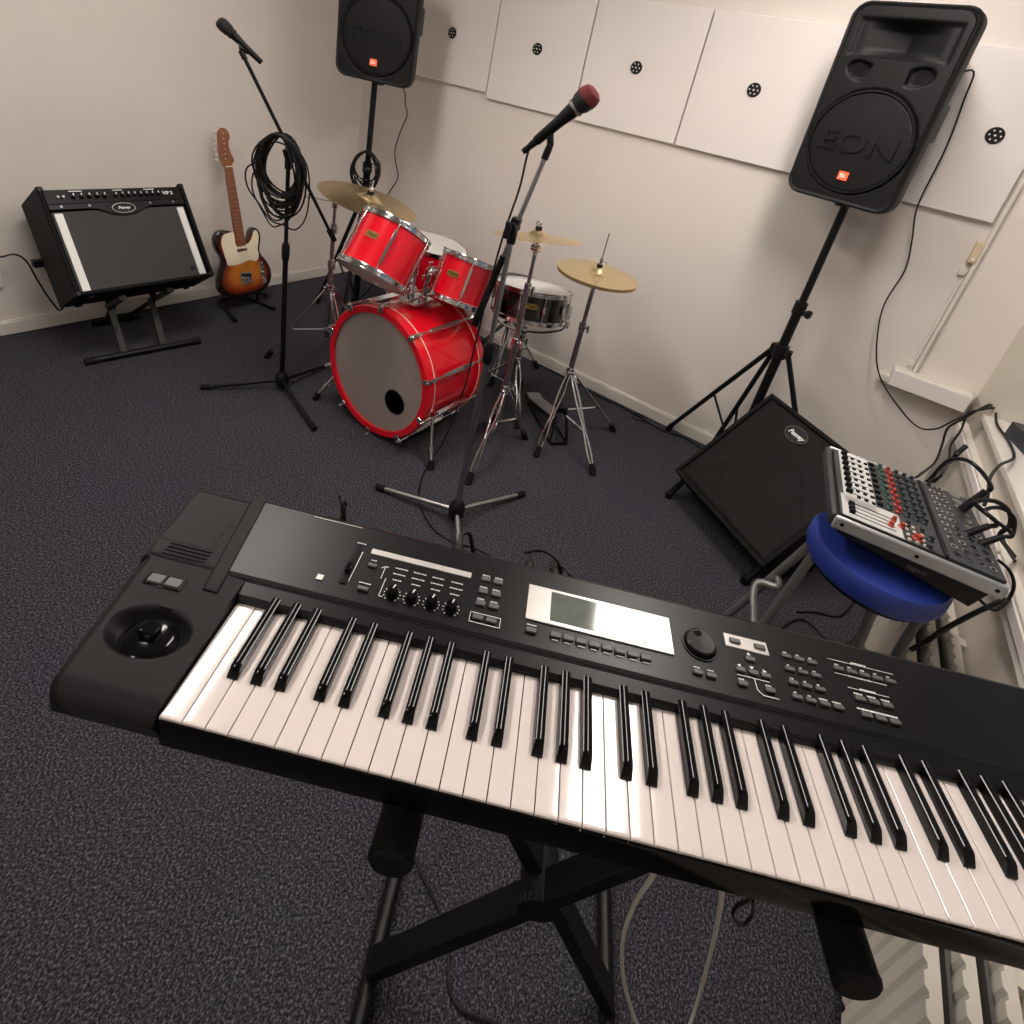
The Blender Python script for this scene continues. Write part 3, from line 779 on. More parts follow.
tag(coil('cable_coil', '', V((P1.x, P1.y, piv1.z - .085)) + V((.0, -.035, 0)), rt + V((0, 0, -.1)), (0, 0, 1), .100, .170, 26, .0038, 3, .35), 'thick coil of black cable hung over the left black microphone stand', 'cable coil')
g = G(); c_ = V((P1.x, P1.y, piv1.z - .10)) + V((.015, -.05, 0)); rr_ = rt
g.tube([c_ + rr_ * x + V((0, 0, z)) for x, z in ((-.02, .17), (-.07, .08), (-.128, .03), (-.125, -.04), (-.08, -.10), (-.03, -.16), (.02, -.17), (.07, -.18), (.11, -.12), (.12, .0), (.10, .10), (.03, .17))], .0034, 6, closed=True, smooth=6)
g.tube([c_ + rr_ * x + V((0, 0, z)) for x, z in ((-.03, .15), (-.06, .05), (-.10, .02), (-.105, -.05), (-.07, -.12), (-.03, -.18), (.0, -.178), (.05, -.13), (.08, -.02), (.06, .12))], .0034, 6, closed=True, smooth=6)
tag(g.build('loose_cable_loop', CABLE), 'two wide loose loops of black cable sagging from the coil on the left microphone stand', 'cable')
# stand 2, chrome, in the middle
P2 = at_z(457, 508, .065); H2 = -165
piv2 = at_plane(517, 228, P2, H2); low2 = at_plane(476, 321, P2, H2); top2 = at_plane(546, 155, P2, H2)
ax2 = (top2 - low2).normalized()
f2 = [at_z(379, 487, .014), at_z(522, 494, .014)]
v3 = V((-(f2[0].x + f2[1].x - 2 * P2.x), -(f2[0].y + f2[1].y - 2 * P2.y), 0)).normalized() * .34
f2.append(V((P2.x + v3.x, P2.y + v3.y, .014)))
m2a, m2b = at_plane(592, 94, P2, H2), at_plane(541, 137, P2, H2)
d2 = (m2a - m2b).normalized(); c2 = m2b + d2 * .085
mic_stand(P2, V((P2.x, P2.y, piv2.z)), top2, low2, f2, 'chrome microphone stand in the middle of the carpet, before the drums', STEEL, STEEL, c2 - d2 * .05, gripL=.24)
mic(axis_M(c2, d2, 2.5), 'black microphone with dark red tip on the chrome middle stand', foam=True, fat=1.18, LS=.96)
g = G()
pts = [c2 - d2 * .105, at_plane(530, 148, P2, H2), at_plane(526, 160, P2, H2), at_plane(519, 190, P2, H2), at_plane(508, 232, P2, H2) + V((0, -.02, 0)), at_plane(499, 280, P2, H2) + V((-.01, -.03, 0)), at_plane(474, 350, P2, H2), at_z(462, 395, .35), at_z(444, 440, .10), at_z(430, 462, .012), at_z(421, 482, .006), at_z(420, 503, .006), at_z(432, 527, .006), at_z(452, 541, .006), at_z(478, 549, .006), at_z(500, 562, .006)]
g.tube(pts, .0032, 8, smooth=6)
g.tube([c2 - d2 * .100, c2 - d2 * .125, c2 - d2 * .150, at_plane(528, 150, P2, H2)], [.0105] * 6 + [.009] * 6 + [.006] * 7, 10, smooth=6)
tag(g.build('microphone_cable', CABLE), 'thin black cable from the red-tipped microphone down the chrome stand to the carpet', 'cable')

# ================================================================== guitar amplifier
AM = pose((-2.769, 1.231, .566), 89.6, -33.9)
amp = thing('guitar_amplifier', 'black combo guitar amplifier with silver stripes, tilted back on its stand', 'amplifier', M=AM)
W_, H_, D_ = .60, .475, .24
g = G()      # cabinet as a frame: top, bottom, sides, back
for c, s_ in (((-W_ / 2 + .009, D_ / 2, 0), (.018, D_, H_)), ((W_ / 2 - .009, D_ / 2, 0), (.018, D_, H_)), ((0, D_ / 2, -H_ / 2 + .009), (W_ - .036, D_, .018)), ((0, D_ / 2 + .03, H_ / 2 - .009), (W_ - .036, D_ - .06, .018)), ((0, D_ - .01, 0), (W_ - .036, .018, H_ - .036))): g.box(c, s_)
g.build('cabinet', TOLEX, amp, bevel=.005)
# control fascia (sloping), knobs, lettering
g = G(); g.box((0, .018, H_ / 2 - .046), (W_ - .04, .020, .066), Matrix.Rotation(radians(-8), 3, 'X')); fas = g.build('control_panel', BLKP, amp, bevel=.002)
for i, x in enumerate([-.235, -.215] + [-.178 + .030 * k for k in range(5)] + [-.012 + .026 * k for k in range(8)]):
    g = G()
    if i < 2: g.cyl((x, .008, H_ / 2 - .046), (x, -.002, H_ / 2 - .046), .005, n=10); g.build('input_jack', STEEL, fas)
    else:
        g.cyl((x, .010, H_ / 2 - .048), (x, -.010, H_ / 2 - .046), .0092, .0078, n=14); k_ = g.build('knob', BLKP, fas)
        G().box((x - .002, -.0108, H_ / 2 - .041), (.004, .002, .009)).build('pointer', WHITE, k_)
g = G()
for x, L in ((-.165, .05), (0, .04), (.135, .045)):
    g.box((x, .0055, H_ / 2 - .023), (L, .0015, .004))
for k in range(13): g.box((-.178 + .028 * k, .007, H_ / 2 - .066), (.012, .0015, .0018))
g.build('panel_print', WHITE, fas)
text('model_lettering', 'VIP 2', .022, Matrix.Translation((.215, .004, H_ / 2 - .044)) @ Matrix.Rotation(pi / 2, 4, 'X'), WHITE, fas, bold=.0008)
# grille baffle with curved header
g = G(); g.box((0, .022, -.045), (W_ - .05, .012, H_ - .125)); g.build('grille_cloth', GRILL, amp)
top_ = []
for i in range(41):
    x = -(W_ - .04) / 2 + (W_ - .04) * i / 40; b = .026 * math.exp(-((x / .085) ** 4)) + .012 * max(0, 1 - abs(x) / .16) ** 2
    top_.append((x, H_ / 2 - .101 - b))
poly = top_ + [((W_ - .04) / 2, H_ / 2 - .078), (-(W_ - .04) / 2, H_ / 2 - .078)]
g = G(); vs = [(x, .004, z) for x, z in poly] + [(x, .020, z) for x, z in poly]; n = len(poly)
g._add(vs, [tuple(range(n)), tuple(range(n, 2 * n))[::-1]] + [(i, (i + 1) % n, n + (i + 1) % n, n + i) for i in range(n)]); hd = g.build('badge_rail', BLKP, amp, bevel=.0015)
g = G()
for x in (-.235, -.13, .12, .225): g.cyl((x, .004, H_ / 2 - .089), (x, .001, H_ / 2 - .089), .005, n=10)
g.build('screw', STEEL, hd)
for sx in (-1, 1):
    g = G(); g.box((sx * (W_ / 2 - .048), .013, -.048), (.030, .006, H_ - .135)); g.build('silver_stripe', SILV, amp)
def oval_badge(parent, c, a, b, M, dark, lightm):
    g = G(); g.M = M
    n = 40; vs = []; fs = []
    for y in (0, -.003):
        for i in range(n): t_ = 2 * pi * i / n; vs.append((c[0] + a * cos(t_), c[1] + y, c[2] + b * sin(t_)))
    g._add(vs, [tuple(range(n)), tuple(range(n, 2 * n))] + [(i, (i + 1) % n, n + (i + 1) % n, n + i) for i in range(n)])
    o = g.build('badge', dark, parent)
    g = G(); g.M = M
    g.tube([(c[0] + a * .95 * cos(2 * pi * i / n), c[1] - .003, c[2] + b * .93 * sin(2 * pi * i / n)) for i in range(n)], min(a, b) * .045, 6, closed=True)
    g.build('badge_ring', lightm, o)
    text('badge_lettering', 'Peavey', b * .74, M @ Matrix.Translation((c[0], c[1] - .004, c[2])) @ Matrix.Rotation(pi / 2, 4, 'X'), WHITE, o, shear=.35, bold=b * .022)
    return o
oval_badge(amp, (0, .001, H_ / 2 - .107), .050, .024, Matrix.Identity(4), BLKP, SILV)
for sx in (-1, 1):
    for sz in (-1, 1): G().box((sx * (W_ / 2 - .012), .012, sz * (H_ / 2 - .012)), (.026, .027, .026)).build('corner_guard', BLKP, amp, bevel=.007)
g = G(); g.box((W_ / 2 - .085, .014, -H_ / 2 + .055), (.018, .004, .022)); g.build('label_plate', BLKP, amp)
for sx in (-1, 1):
    for y in (.03, .20): G().cyl((sx * .24, y, -H_ / 2 - .012), (sx * .24, y, -H_ / 2), .014, n=14).build('rubber_foot', BLKR, amp)
# amp stand
Ai = AM
def ap(x, y, z): return Ai @ V((x, y, z))
ast = thing('amplifier_stand', 'low black folding stand under the tilted guitar amplifier', 'stand', (-2.8, 1.2, 0))
fb0, fb1 = at_z(90, 361, .018), at_z(196, 341, .018)
g = G(); g.cyl(fb0, fb1, .015, n=14); fbar = g.build('front_foot_tube', BLKM, ast, world=True)
for p in (fb0, fb1): G().cyl(p - (fb1 - fb0).normalized() * .02, p + (fb1 - fb0).normalized() * .02, .018, n=14).build('end_cap', BLKR, fbar, world=True)
rb0, rb1 = fb0 + V((-.40, .02, 0)), fb1 + V((-.40, .02, 0)); rb0.x = rb1.x = -3.06; rb0.y += .14; rb1.y -= .10
g = G(); g.cyl(rb0, rb1, .015, n=14); g.build('rear_foot_tube', BLKM, ast, world=True)
bot = -H_ / 2 - .028
for x in (-.115, .095):
    a, b = ap(x, .05, bot), ap(x, D_ + .0, bot)
    g = G(); g.bar(a, b, .028, .020); g.build('support_arm', BLKM, ast, world=True)
    f_ = fb0.lerp(fb1, .30 if x < 0 else .67); r_ = rb0.lerp(rb1, .30 if x < 0 else .72)
    m_ = ap(x, .045, bot)
    up_ = at_x(109 if x < 0 else 150.5, 303 if x < 0 else 298, -2.83)
    g = G(); g.bar(f_, up_, .026, .016); u_ = g.build('upright', BLKM, ast, world=True)
    if x < 0: q = f_.lerp(up_, .45); G().bar(q + V((.013, 0, -.03)), q + V((.003, 0, .03)), .012, .008).build('height_tab', STEEL, u_, world=True)
    g = G(); g.bar(r_, ap(x, D_ * .7, bot), .024, .016); g.build('rear_strut', BLKM, ast, world=True)
g = G(); g.bar(ap(-.33, D_ + .022, -.02), ap(.33, D_ + .022, -.02), .030, .030); g.bar(ap(-.10, D_ + .02, bot), ap(-.10, D_ + .02, .0), .024, .018); g.bar(ap(.10, D_ + .02, bot), ap(.10, D_ + .02, .0), .024, .018)
g.build('back_rest', BLKM, ast, world=True)
g = G(); g.tube([V((LW + .012, .80, .40)), at_x(0, 257, -3.10), at_x(15, 254.5, -3.08), at_x(27, 262, -3.06), at_x(38, 281, -3.03), at_x(52, 302, -3.0), at_x(62, 309, -2.98), V((-3.0, 1.05, .30))], .0042, 8, smooth=6)
tag(g.build('power_cable', CABLE), 'black power cable arching from the left wall to the back of the guitar amplifier', 'cable')
t = thing('wall_socket', 'white double wall socket at the left edge, beside the guitar amplifier', 'socket', (LW, .80, .3))
G().box((LW + .010, .80, .32), (.020, .075, .16)).build('plate', TRIMM, t, world=True, bevel=.004)
G().cyl((LW + .020, .80, .355), (LW + .045, .80, .355), .02, n=16).build('plug', TRIMM, t, world=True)

# ================================================================== electric guitar
gb = at_x(243, 299, -2.925)
GM = pose((-2.930, 1.885, .085), 90, -10.5, -3.0)      # local: x = viewer's right, z = up the neck, -y = front
gt = thing('electric_guitar', 'sunburst electric guitar with cream pickguard, leaning on its stand by the left wall', 'guitar', M=GM)
out = [(0, 0), (8, .5), (13, 3), (16, 8), (16.2, 13), (14.2, 18), (11.6, 22), (11, 25), (12, 29), (12.9, 32.5), (12.2, 36), (10, 37.8), (7.8, 37), (6.2, 33.6), (4.8, 31.4), (2.9, 31), (2.7, 34), (-2.7, 36.5), (-5, 38), (-9, 38.9), (-12.5, 37.2), (-14.2, 33), (-13.6, 28.5), (-12, 24.5), (-12.2, 20.5), (-14.8, 15.5), (-16.4, 10.5), (-15.6, 5.5), (-12, 2), (-7, .4)]
S = .0103
op = [V((x * S, y * S, 0)) for x, y in out]; op = catmull(op, 4, True)
# body: rings from outline inwards so the burst follows the edge
cen = V((0, .17, 0)); rings = [(1.0, .004), (1.0, .038), (.97, .042), (.86, .042), (.70, .042), (.52, .042), (.30, .042), (.10, .042)]
vs = []; fs = []; n = len(op); ed = []
for s_, h_ in [(1.0, .004), (.97, .0)] [::-1] + rings[1:]:
    for p in op:
        q = cen + (p - cen) * s_; q.x = q.x; vs.append((q.x, -h_, q.y)); ed.append(min(1, (1 - s_) * 1.9))
R_ = 2 + len(rings) - 1
for k in range(R_ - 1):
    for i in range(n): fs.append((k * n + i, k * n + (i + 1) % n, (k + 1) * n + (i + 1) % n, (k + 1) * n + i))
fs += [tuple(range(n)), tuple(range((R_ - 1) * n, R_ * n))]
g = G(); g._add(vs, fs); bo = g.build('body', BURST, gt, ang=50)
at_ = bo.data.attributes.new('edge', 'FLOAT', 'POINT')
for i, e_ in enumerate(ed): at_.data[i].value = e_
pg = [(-9.5, 36), (-11.0, 32), (-10.6, 27), (-9.8, 22), (-9.0, 19.4), (-2, 19.2), (3.6, 20.4), (7.5, 19.0), (9.6, 21.5), (9.6, 25.5), (10.6, 29.5), (11.4, 33), (10.6, 36), (9.2, 36.2), (8.2, 34.6), (6.6, 31.6), (4.6, 29.8), (2.9, 29.6), (-2.9, 29.6), (-3.0, 36.6), (-6.5, 37.0)]
g = G(); pp = catmull([V((x * S, y * S, 0)) for x, y in pg], 3, True); vs = [(p.x, -.0422, p.y) for p in pp] + [(p.x, -.0448, p.y) for p in pp]; n = len(pp)
g._add(vs, [tuple(range(n)), tuple(range(n, 2 * n))[::-1]] + [(i, (i + 1) % n, n + (i + 1) % n, n + i) for i in range(n)]); g.build('pickguard', SUN_C, gt)
g = G(); g.extr([(-.040, .30), (-.052, .30), (-.052, .735), (-.033, .735), (-.028, .36), (-.028, .30)], -.0275, .0275)
for i, p in enumerate(g.v):
    k = (p.z - .30) / .435; g.v[i] = V((p.x * (1 - .24 * k), p.y, p.z))
nk = g.build('neck', MAPLE, gt, bevel=.003)
g = G()
for k in range(20):
    z = .735 - .635 * (1 - 2 ** (-(k + 1) / 12)) ; hw = .0275 * (1 - .24 * (z - .30) / .435)
    if z > .31: g.box((0, -.0525, z), (hw * 2, .0014, .0016))
g.build('fret', STEEL, nk)
G().box((0, -.0535, .737), (.043, .006, .005)).build('nut', SUN_C, nk)
hs = [(-2.1, 73.5), (-2.9, 76), (-3.4, 80), (-3.3, 84), (-2.9, 88), (-2.4, 91), (-.6, 93.2), (1.8, 93), (3.3, 91), (3.5, 88.6), (2.6, 86.5), (2.2, 83.5), (2.8, 80), (3.9, 77.2), (3.4, 75.8), (2.4, 74.6), (2.1, 73.5)]
pp = catmull([V((x * .0106, y * .01, 0)) for x, y in hs], 3, True); n = len(pp)
g = G(); vs = [(p.x, -.030, p.y) for p in pp] + [(p.x, -.044, p.y) for p in pp]; g._add(vs, [tuple(range(n)), tuple(range(n, 2 * n))[::-1]] + [(i, (i + 1) % n, n + (i + 1) % n, n + i) for i in range(n)]); hd = g.build('headstock', MAPLE, gt, bevel=.002)
for k in range(6):
    z = .775 + k * .0262; x = -.020 + .0016 * k
    g = G(); g.cyl((x + .008, -.044, z), (x + .008, -.052, z), .0045, n=12); g.cyl((x - .012, -.037, z), (-.052 + .002 * k, -.037, z), .0022, n=8); g.box((-.058 + .002 * k, -.037, z), (.010, .007, .014)); g.build('tuning_peg', CHROME, hd, bevel=.001)
text('headstock_lettering', 'Telstar', .013, Matrix.Translation((.012, -.0446, .80)) @ Matrix.Rotation(radians(-75), 4, 'Y') @ Matrix.Rotation(pi / 2, 4, 'X'), BLKP, hd, depth=.0002, shear=.3) if False else None
g = G(); g.box((0, -.046, .112), (.070, .006, .066)); g.box((0, -.052, .084), (.070, .010, .006)); br = g.build('bridge', CHROME, gt, bevel=.001)
G().box((0, -.0505, .127), (.062, .004, .016), Matrix.Rotation(.22, 3, 'Y')).build('bridge_pickup', BLKP, br)
for k in range(3): G().cyl((-.022 + .022 * k, -.052, .095), (-.022 + .022 * k, -.052, .108), .0045, n=10).build('saddle', CHROME, br)
G().box((0, -.0475, .277), (.062, .006, .017)).build('neck_pickup', CHROME, gt, bevel=.003)
g = G(); g.box((.108, -.0450, .120), (.026, .003, .135), Matrix.Rotation(-.06, 3, 'Y')); cp = g.build('control_plate', CHROME, gt)
for z in (.080, .120): G().cyl((.108, -.0455, z), (.108, -.060, z), .0095, n=18).build('knob', CHROME, cp)
G().cyl((.107, -.046, .165), (.108, -.062, .172), .004, n=8).build('selector_switch', BLKP, cp)
for k in range(6):
    x0, x1 = -.026 + .0104 * k, -.0175 + .007 * k
    G().cyl((x0, -.0560, .095), (x1, -.0560, .737), .00035, n=5, cap=False).build('string', STEEL, gt)
G().cyl((.145, -.02, .33), (.150, -.02, .335), .004, n=8)
# guitar stand
gs = thing('guitar_stand', 'small black floor stand under the sunburst electric guitar', 'stand', (-2.93, 1.90, 0))
for a, b in (((-3.05, 1.80), at_z(235, 321, .012)), ((-3.05, 1.96), at_z(274, 309, .012))):
    g = G(); A_ = V((a[0], a[1], .014)); B_ = V((b[0], b[1], .014)); g.cyl(A_, B_, .010, n=12); g.cyl(B_ + (A_ - B_).normalized() * .03, B_, .0135, n=12); g.build('foot', BLKM, gs, world=True)
    m_ = A_.lerp(B_, .45)
    g = G(); g.tube([m_, m_ + V((.0, 0, .050)), m_ + V((.02, 0, .066)), m_ + V((.075, 0, .067)), m_ + V((.078, 0, .090))], .0085, 10, smooth=4); g.build('cradle_arm', BLKR, gs, world=True)
g = G(); g.cyl((-3.03, 1.80, .03), (-3.03, 1.96, .03), .010, n=12); g.tube([(-3.03, 1.86, .03), (-3.075, 1.87, .30), (-3.06, 1.87, .33)], .009, 10); g.tube([(-3.03, 1.93, .03), (-3.075, 1.92, .30), (-3.06, 1.92, .33)], .009, 10); g.build('back_frame', BLKM, gs, world=True)

# ================================================================== DRUM KIT
def drum(name, label, M, r, d, shell, nl, top, bot, badge_az=None, lug='long', hoop=CHROME, cat='drum'):
    """local z = up through the batter head; origin = top rim centre"""
    t = thing(name, label, cat, M=M)
    rs = r - .008
    g = G(); g.lathe([(rs, -d + .006), (rs, -.006)], 56, cap=False); g.lathe([(rs - .006, -.006), (rs - .006, -d + .006)], 56, cap=False); g.build('shell', shell, t)
    for nm, z, s_, m in (('batter_head', -.006, 1, top), ('resonant_head', -d + .006, -1, bot)):
        g = G(); g.lathe([(.0001, z), (rs - .001, z), (rs + .002, z - s_ * .006)], 56, cap=False); g.build(nm, m, t)
    for z in (-.010, -d + .010):
        g = G(); g.lathe([(rs + .002, z - .011), (rs + .0075, z - .011), (rs + .0075, z - .006), (rs + .0045, z - .004), (rs + .0045, z + .006), (rs + .0085, z + .009), (rs + .0075, z + .012), (rs + .002, z + .011)], 56, closed=True); g.build('hoop', hoop, t)
    for i in range(nl):
        a = 2 * pi * i / nl + (badge_az or 0) + pi / nl; c, s_ = cos(a), sin(a); R2 = rs + .009
        g = G(); g.cyl((R2 * c, R2 * s_, -d + .004), (R2 * c, R2 * s_, -.004), .0030, n=8)
        if lug == 'long': g.bar((R2 * c, R2 * s_, -d * .80), (R2 * c, R2 * s_, -d * .20), .011, .011, (c, s_, 0)); g.box(((rs + .003) * c, (rs + .003) * s_, -d / 2), (.012, .012, .02), Matrix.Rotation(a, 3, 'Z'))
        else: g.lathe([(.0001, -.024), (.0075, -.018), (.0085, 0), (.0075, .018), (.0001, .024)], 12, (R2 * c, R2 * s_, -d / 2))
        for z in (-.010, -d + .010): g.cyl(((rs + .008) * c, (rs + .008) * s_, z - .006), ((rs + .008) * c, (rs + .008) * s_, z + .006), .0065, n=8)
        g.build('lug', CHROME, t, bevel=.001)
    if badge_az is not None:
        a = badge_az; n_ = V((cos(a), sin(a), 0)); tv = V((-sin(a), cos(a), 0)); c0 = n_ * (rs + .0012) + V((0, 0, -d * .43))
        g = G(); vs = [c0 + tv * x + V((0, 0, z)) + n_ * (-.0002 if abs(x) > .02 else .001) for x, z in ((-.026, -.011), (-.009, -.013), (.009, -.013), (.026, -.011), (.026, .011), (.009, .013), (-.009, .013), (-.026, .011))]
        vs2 = [v + n_ * .0015 for v in vs]; g._add(vs + vs2, [tuple(range(8)), tuple(range(8, 16))] + [(i, (i + 1) % 8, 8 + (i + 1) % 8, 8 + i) for i in range(8)])
        bd = g.build('badge', GOLD, t)
        Mt = Matrix(((tv.x, 0, n_.x, c0.x + n_.x * .0028), (tv.y, 0, n_.y, c0.y + n_.y * .0028), (0, 1, 0, c0.z), (0, 0, 0, 1)))
        text('badge_lettering', 'Pearl', .020, Mt, BLKP, bd, depth=.0003, shear=.25)
    return t
# bass drum, axis along y
BR, BD_, BX, BY, BZ = .300, .385, -1.514, 1.576, .312
bd = thing('bass_drum', 'big red bass drum with grey front head and round black port hole', 'drum', (BX, BY, 0))
def bp_(x, y, z): return V((BX + x, BY + y, BZ + z))
g = G(); g.lathe([(BR - .018, .030), (BR - .018, BD_ - .030)], 72, (BX, BY, BZ), (0, 1, 0), cap=False); g.lathe([(BR - .024, BD_ - .030), (BR - .024, .030)], 72, (BX, BY, BZ), (0, 1, 0), cap=False); g.build('shell', RED, bd, world=True)
for y0, y1, s_ in ((0, .042, 1), (BD_ - .042, BD_, -1)):
    g = G(); g.lathe([(BR - .032, y0 if s_ > 0 else y1), (BR - .006, y0 if s_ > 0 else y1), (BR, y0 + .005 if s_ > 0 else y1 - .005), (BR, y1 if s_ > 0 else y0), (BR - .018, y1 if s_ > 0 else y0), (BR - .018, y0 + .015 if s_ > 0 else y1 - .015), (BR - .032, y0 + .012 if s_ > 0 else y1 - .012)], 72, (BX, BY, BZ), (0, 1, 0), closed=True)
    hp = g.build('hoop', RED, bd, world=True)
    g = G(); yy = y1 + .0005 if s_ > 0 else y0 - .0005; g.lathe([(BR - .0015, yy - .002), (BR + .0008, yy - .002), (BR + .0008, yy + .002), (BR - .0015, yy + .002)], 72, (BX, BY, BZ), (0, 1, 0), closed=True); g.build('pinstripe', CREAM, hp, world=True)
n = 64; vs = []; hc = (.128, -.098)
q_ = at_y(394.4, 402.2, BY + .012); hc = (q_.x - BX, q_.z - BZ)
for i in range(n): a = 2 * pi * i / n; vs.append((BX + (BR - .028) * cos(a), BY + .013, BZ + (BR - .028) * sin(a)))
for i in range(n): a = 2 * pi * i / n; vs.append((BX + hc[0] + .052 * cos(a), BY + .012, BZ + hc[1] + .052 * sin(a)))
g = G(); g._add(vs, [(i, (i + 1) % n, n + (i + 1) % n, n + i) for i in range(n)]); g.build('front_head', HEADG, bd, world=True)
g = G(); g.lathe([(.052, .0), (.056, -.002), (.058, .001), (.052, .003)], 40, (BX + hc[0], BY + .011, BZ + hc[1]), (0, 1, 0), closed=True); g.build('port_ring', BLKP, bd, world=True)
g = G(); g.lathe([(.0001, BD_ - .012), (BR - .028, BD_ - .012)], 64, (BX, BY, BZ), (0, 1, 0)); g.build('rear_head', SHADEM, bd, world=True)
g = G(); g.lathe([(.0001, .12), (BR - .026, .12)], 48, (BX, BY, BZ), (0, 1, 0)); g.build('interior_shade_disc', SHADEM, bd, world=True)  # black disc added behind the port hole as painted interior shade
for k in range(10):
    a = radians(18 + 36 * k); c, s_ = cos(a), sin(a); R2 = BR + .012
    def q3(y, R): return bp_(R * c, y, R * s_)
    g = G(); g.cyl(q3(-.004, R2), q3(BD_ + .004, R2), .0038, n=8)
    for y in (.0, BD_): g.bar(q3(y - .008 if y == 0 else y + .008, BR - .018), q3(y - .008 if y == 0 else y + .008, BR + .020), .022, .006, (0, 1, 0)); g.bar(q3(y - .008 if y == 0 else y + .008, BR + .012), q3(.045 if y == 0 else y - .045, BR + .012), .016, .010, (c, 0, s_))
    g.bar(q3(.10, R2 - .006), q3(BD_ - .10, R2 - .006), .018, .020, (c, 0, s_))
    g.cyl(q3(-.020, R2), q3(-.008, R2), .0055, n=8)
    g.build('tension_rod', CHROME, bd, world=True, bevel=.0015)
for sx, px, py in ((-1, 315, 397), (1, 431, 467)):
    f_ = at_z(px, py, .015); g = G(); a_ = bp_(sx * (BR - .03), .09, -.10)
    g.cyl(a_, f_, .0075, n=10); g.cyl(a_ - V((sx * .02, 0, 0)), a_ + V((sx * .02, 0, 0)), .016, n=14); g.cyl(a_.lerp(f_, .62), a_.lerp(f_, .70), .012, n=10)
    sp_ = g.build('spur', CHROME, bd, world=True); G().cyl(f_ + (a_ - f_).normalized() * .03, f_ - V((0, 0, .012)), .013, .015, n=10).build('rubber_foot', BLKR, sp_, world=True)
# tom holder on the bass drum
T1C, T1N = V((-1.600, 1.700, .919)), V((-.062, .68, 1)).normalized()
T2C, T2N = V((-1.366, 1.925, .835)), V((-.01, .36, 1)).normalized()
g = G(); base = bp_(.0, .20, BR - .008); g.box(base + V((0, 0, .012)), (.10, .13, .012)); th = g.build('holder_plate', CHROME, bd, world=True, bevel=.004)
jt = []
for sx, T, N_, r_, d_ in ((-1, T1C, T1N, .152, .235), (1, T2C, T2N, .125, .205)):
    p0 = base + V((sx * .035, 0, .015)); p1 = p0 + V((sx * .01, .01, .115))
    mid = T - N_ * d_ * .55; dirx = (p1 + V((0, 0, .03)) - mid); dirx = (dirx - N_ * dirx.dot(N_)).normalized(); mount = mid + dirx * (r_ - .004)
    g = G(); g.cyl(p0, p1, .0125, n=16); g.cyl(p0, p0 + V((0, 0, .03)), .019, n=16); g.cyl(p1 - V((0, 0, .02)), p1 + V((0, 0, .02)), .020, n=16)
    g.ball(p1 + V((0, 0, .025)), .019, 14); g.cyl(p1 + V((0, 0, .025)), mount, .0095, n=14)
    g.cyl(mount - dirx * .004, mount + dirx * .024, .022, n=8); g.box(p1 + V((sx * .0, -.028, 0)), (.010, .034, .024)); g.box(mount + dirx * .03 + V((0, 0, .026)), (.012, .03, .020))
    g.build('tom_arm', CHROME, bd, world=True, bevel=.002)
def cam_az(M, C_):
    d = M.to_3x3().inverted() @ (V((0, 0, EYE)) - C_); return atan2(d.y, d.x)
M_ = axis_pose(T1C, T1N)
drum('tom_drum', 'left red rack tom with gold badge, tilted above the bass drum', M_, .152, .235, RED, 6, HEADW, HEADW, cam_az(M_, T1C) - .50)
M_ = axis_pose(T2C, T2N)
drum('tom_drum', 'smaller right red rack tom with gold badge above the bass drum', M_, .130, .205, RED, 6, HEADW, HEADW, cam_az(M_, T2C) - .42)
# floor tom
FC = V((-1.975, 2.405, .655)); M_ = axis_pose(FC, (.10, .05, 1))
ft = drum('floor_tom', 'red floor tom with white head behind the two rack toms', M_, .195, .36, RED, 8, HEADW, HEADW, None)
for k in range(3):
    a = radians(200 + 120 * k); c, s_ = cos(a), sin(a); q = V((FC.x + .215 * c, FC.y + .215 * s_, 0))
    g = G(); g.cyl(q + V((0, 0, .012)), q + V((0, 0, .52)), .006, n=10); g.box(q + V((-.014 * c, -.014 * s_, .44)), (.03, .03, .06), Matrix.Rotation(a, 3, 'Z')); lg = g.build('leg', CHROME, ft, world=True)
    G().cyl(q, q + V((0, 0, .03)), .013, n=10).build('rubber_foot', BLKR, lg, world=True)
# snare
SNC, SNN = V((-1.237, 2.289, .691)), V((-.09, .12, 1)).normalized(); M_ = axis_pose(SNC, SNN)
sn = drum('snare_drum', 'black snare drum with white head right of the toms', M_, .184, .155, BLKL, 10, HEADW, HEADW, cam_az(M_, SNC) + .05, lug='tube')
g = G(); a = cam_az(M_, SNC) + 1.25; c, s_ = cos(a), sin(a); g.box((.195 * c, .195 * s_, -.085), (.022, .03, .06), Matrix.Rotation(a, 3, 'Z')); g.box((.20 * c, .20 * s_, -.14), (.02, .022, .04), Matrix.Rotation(a, 3, 'Z')); g.build('strainer', CHROME, sn, bevel=.003)

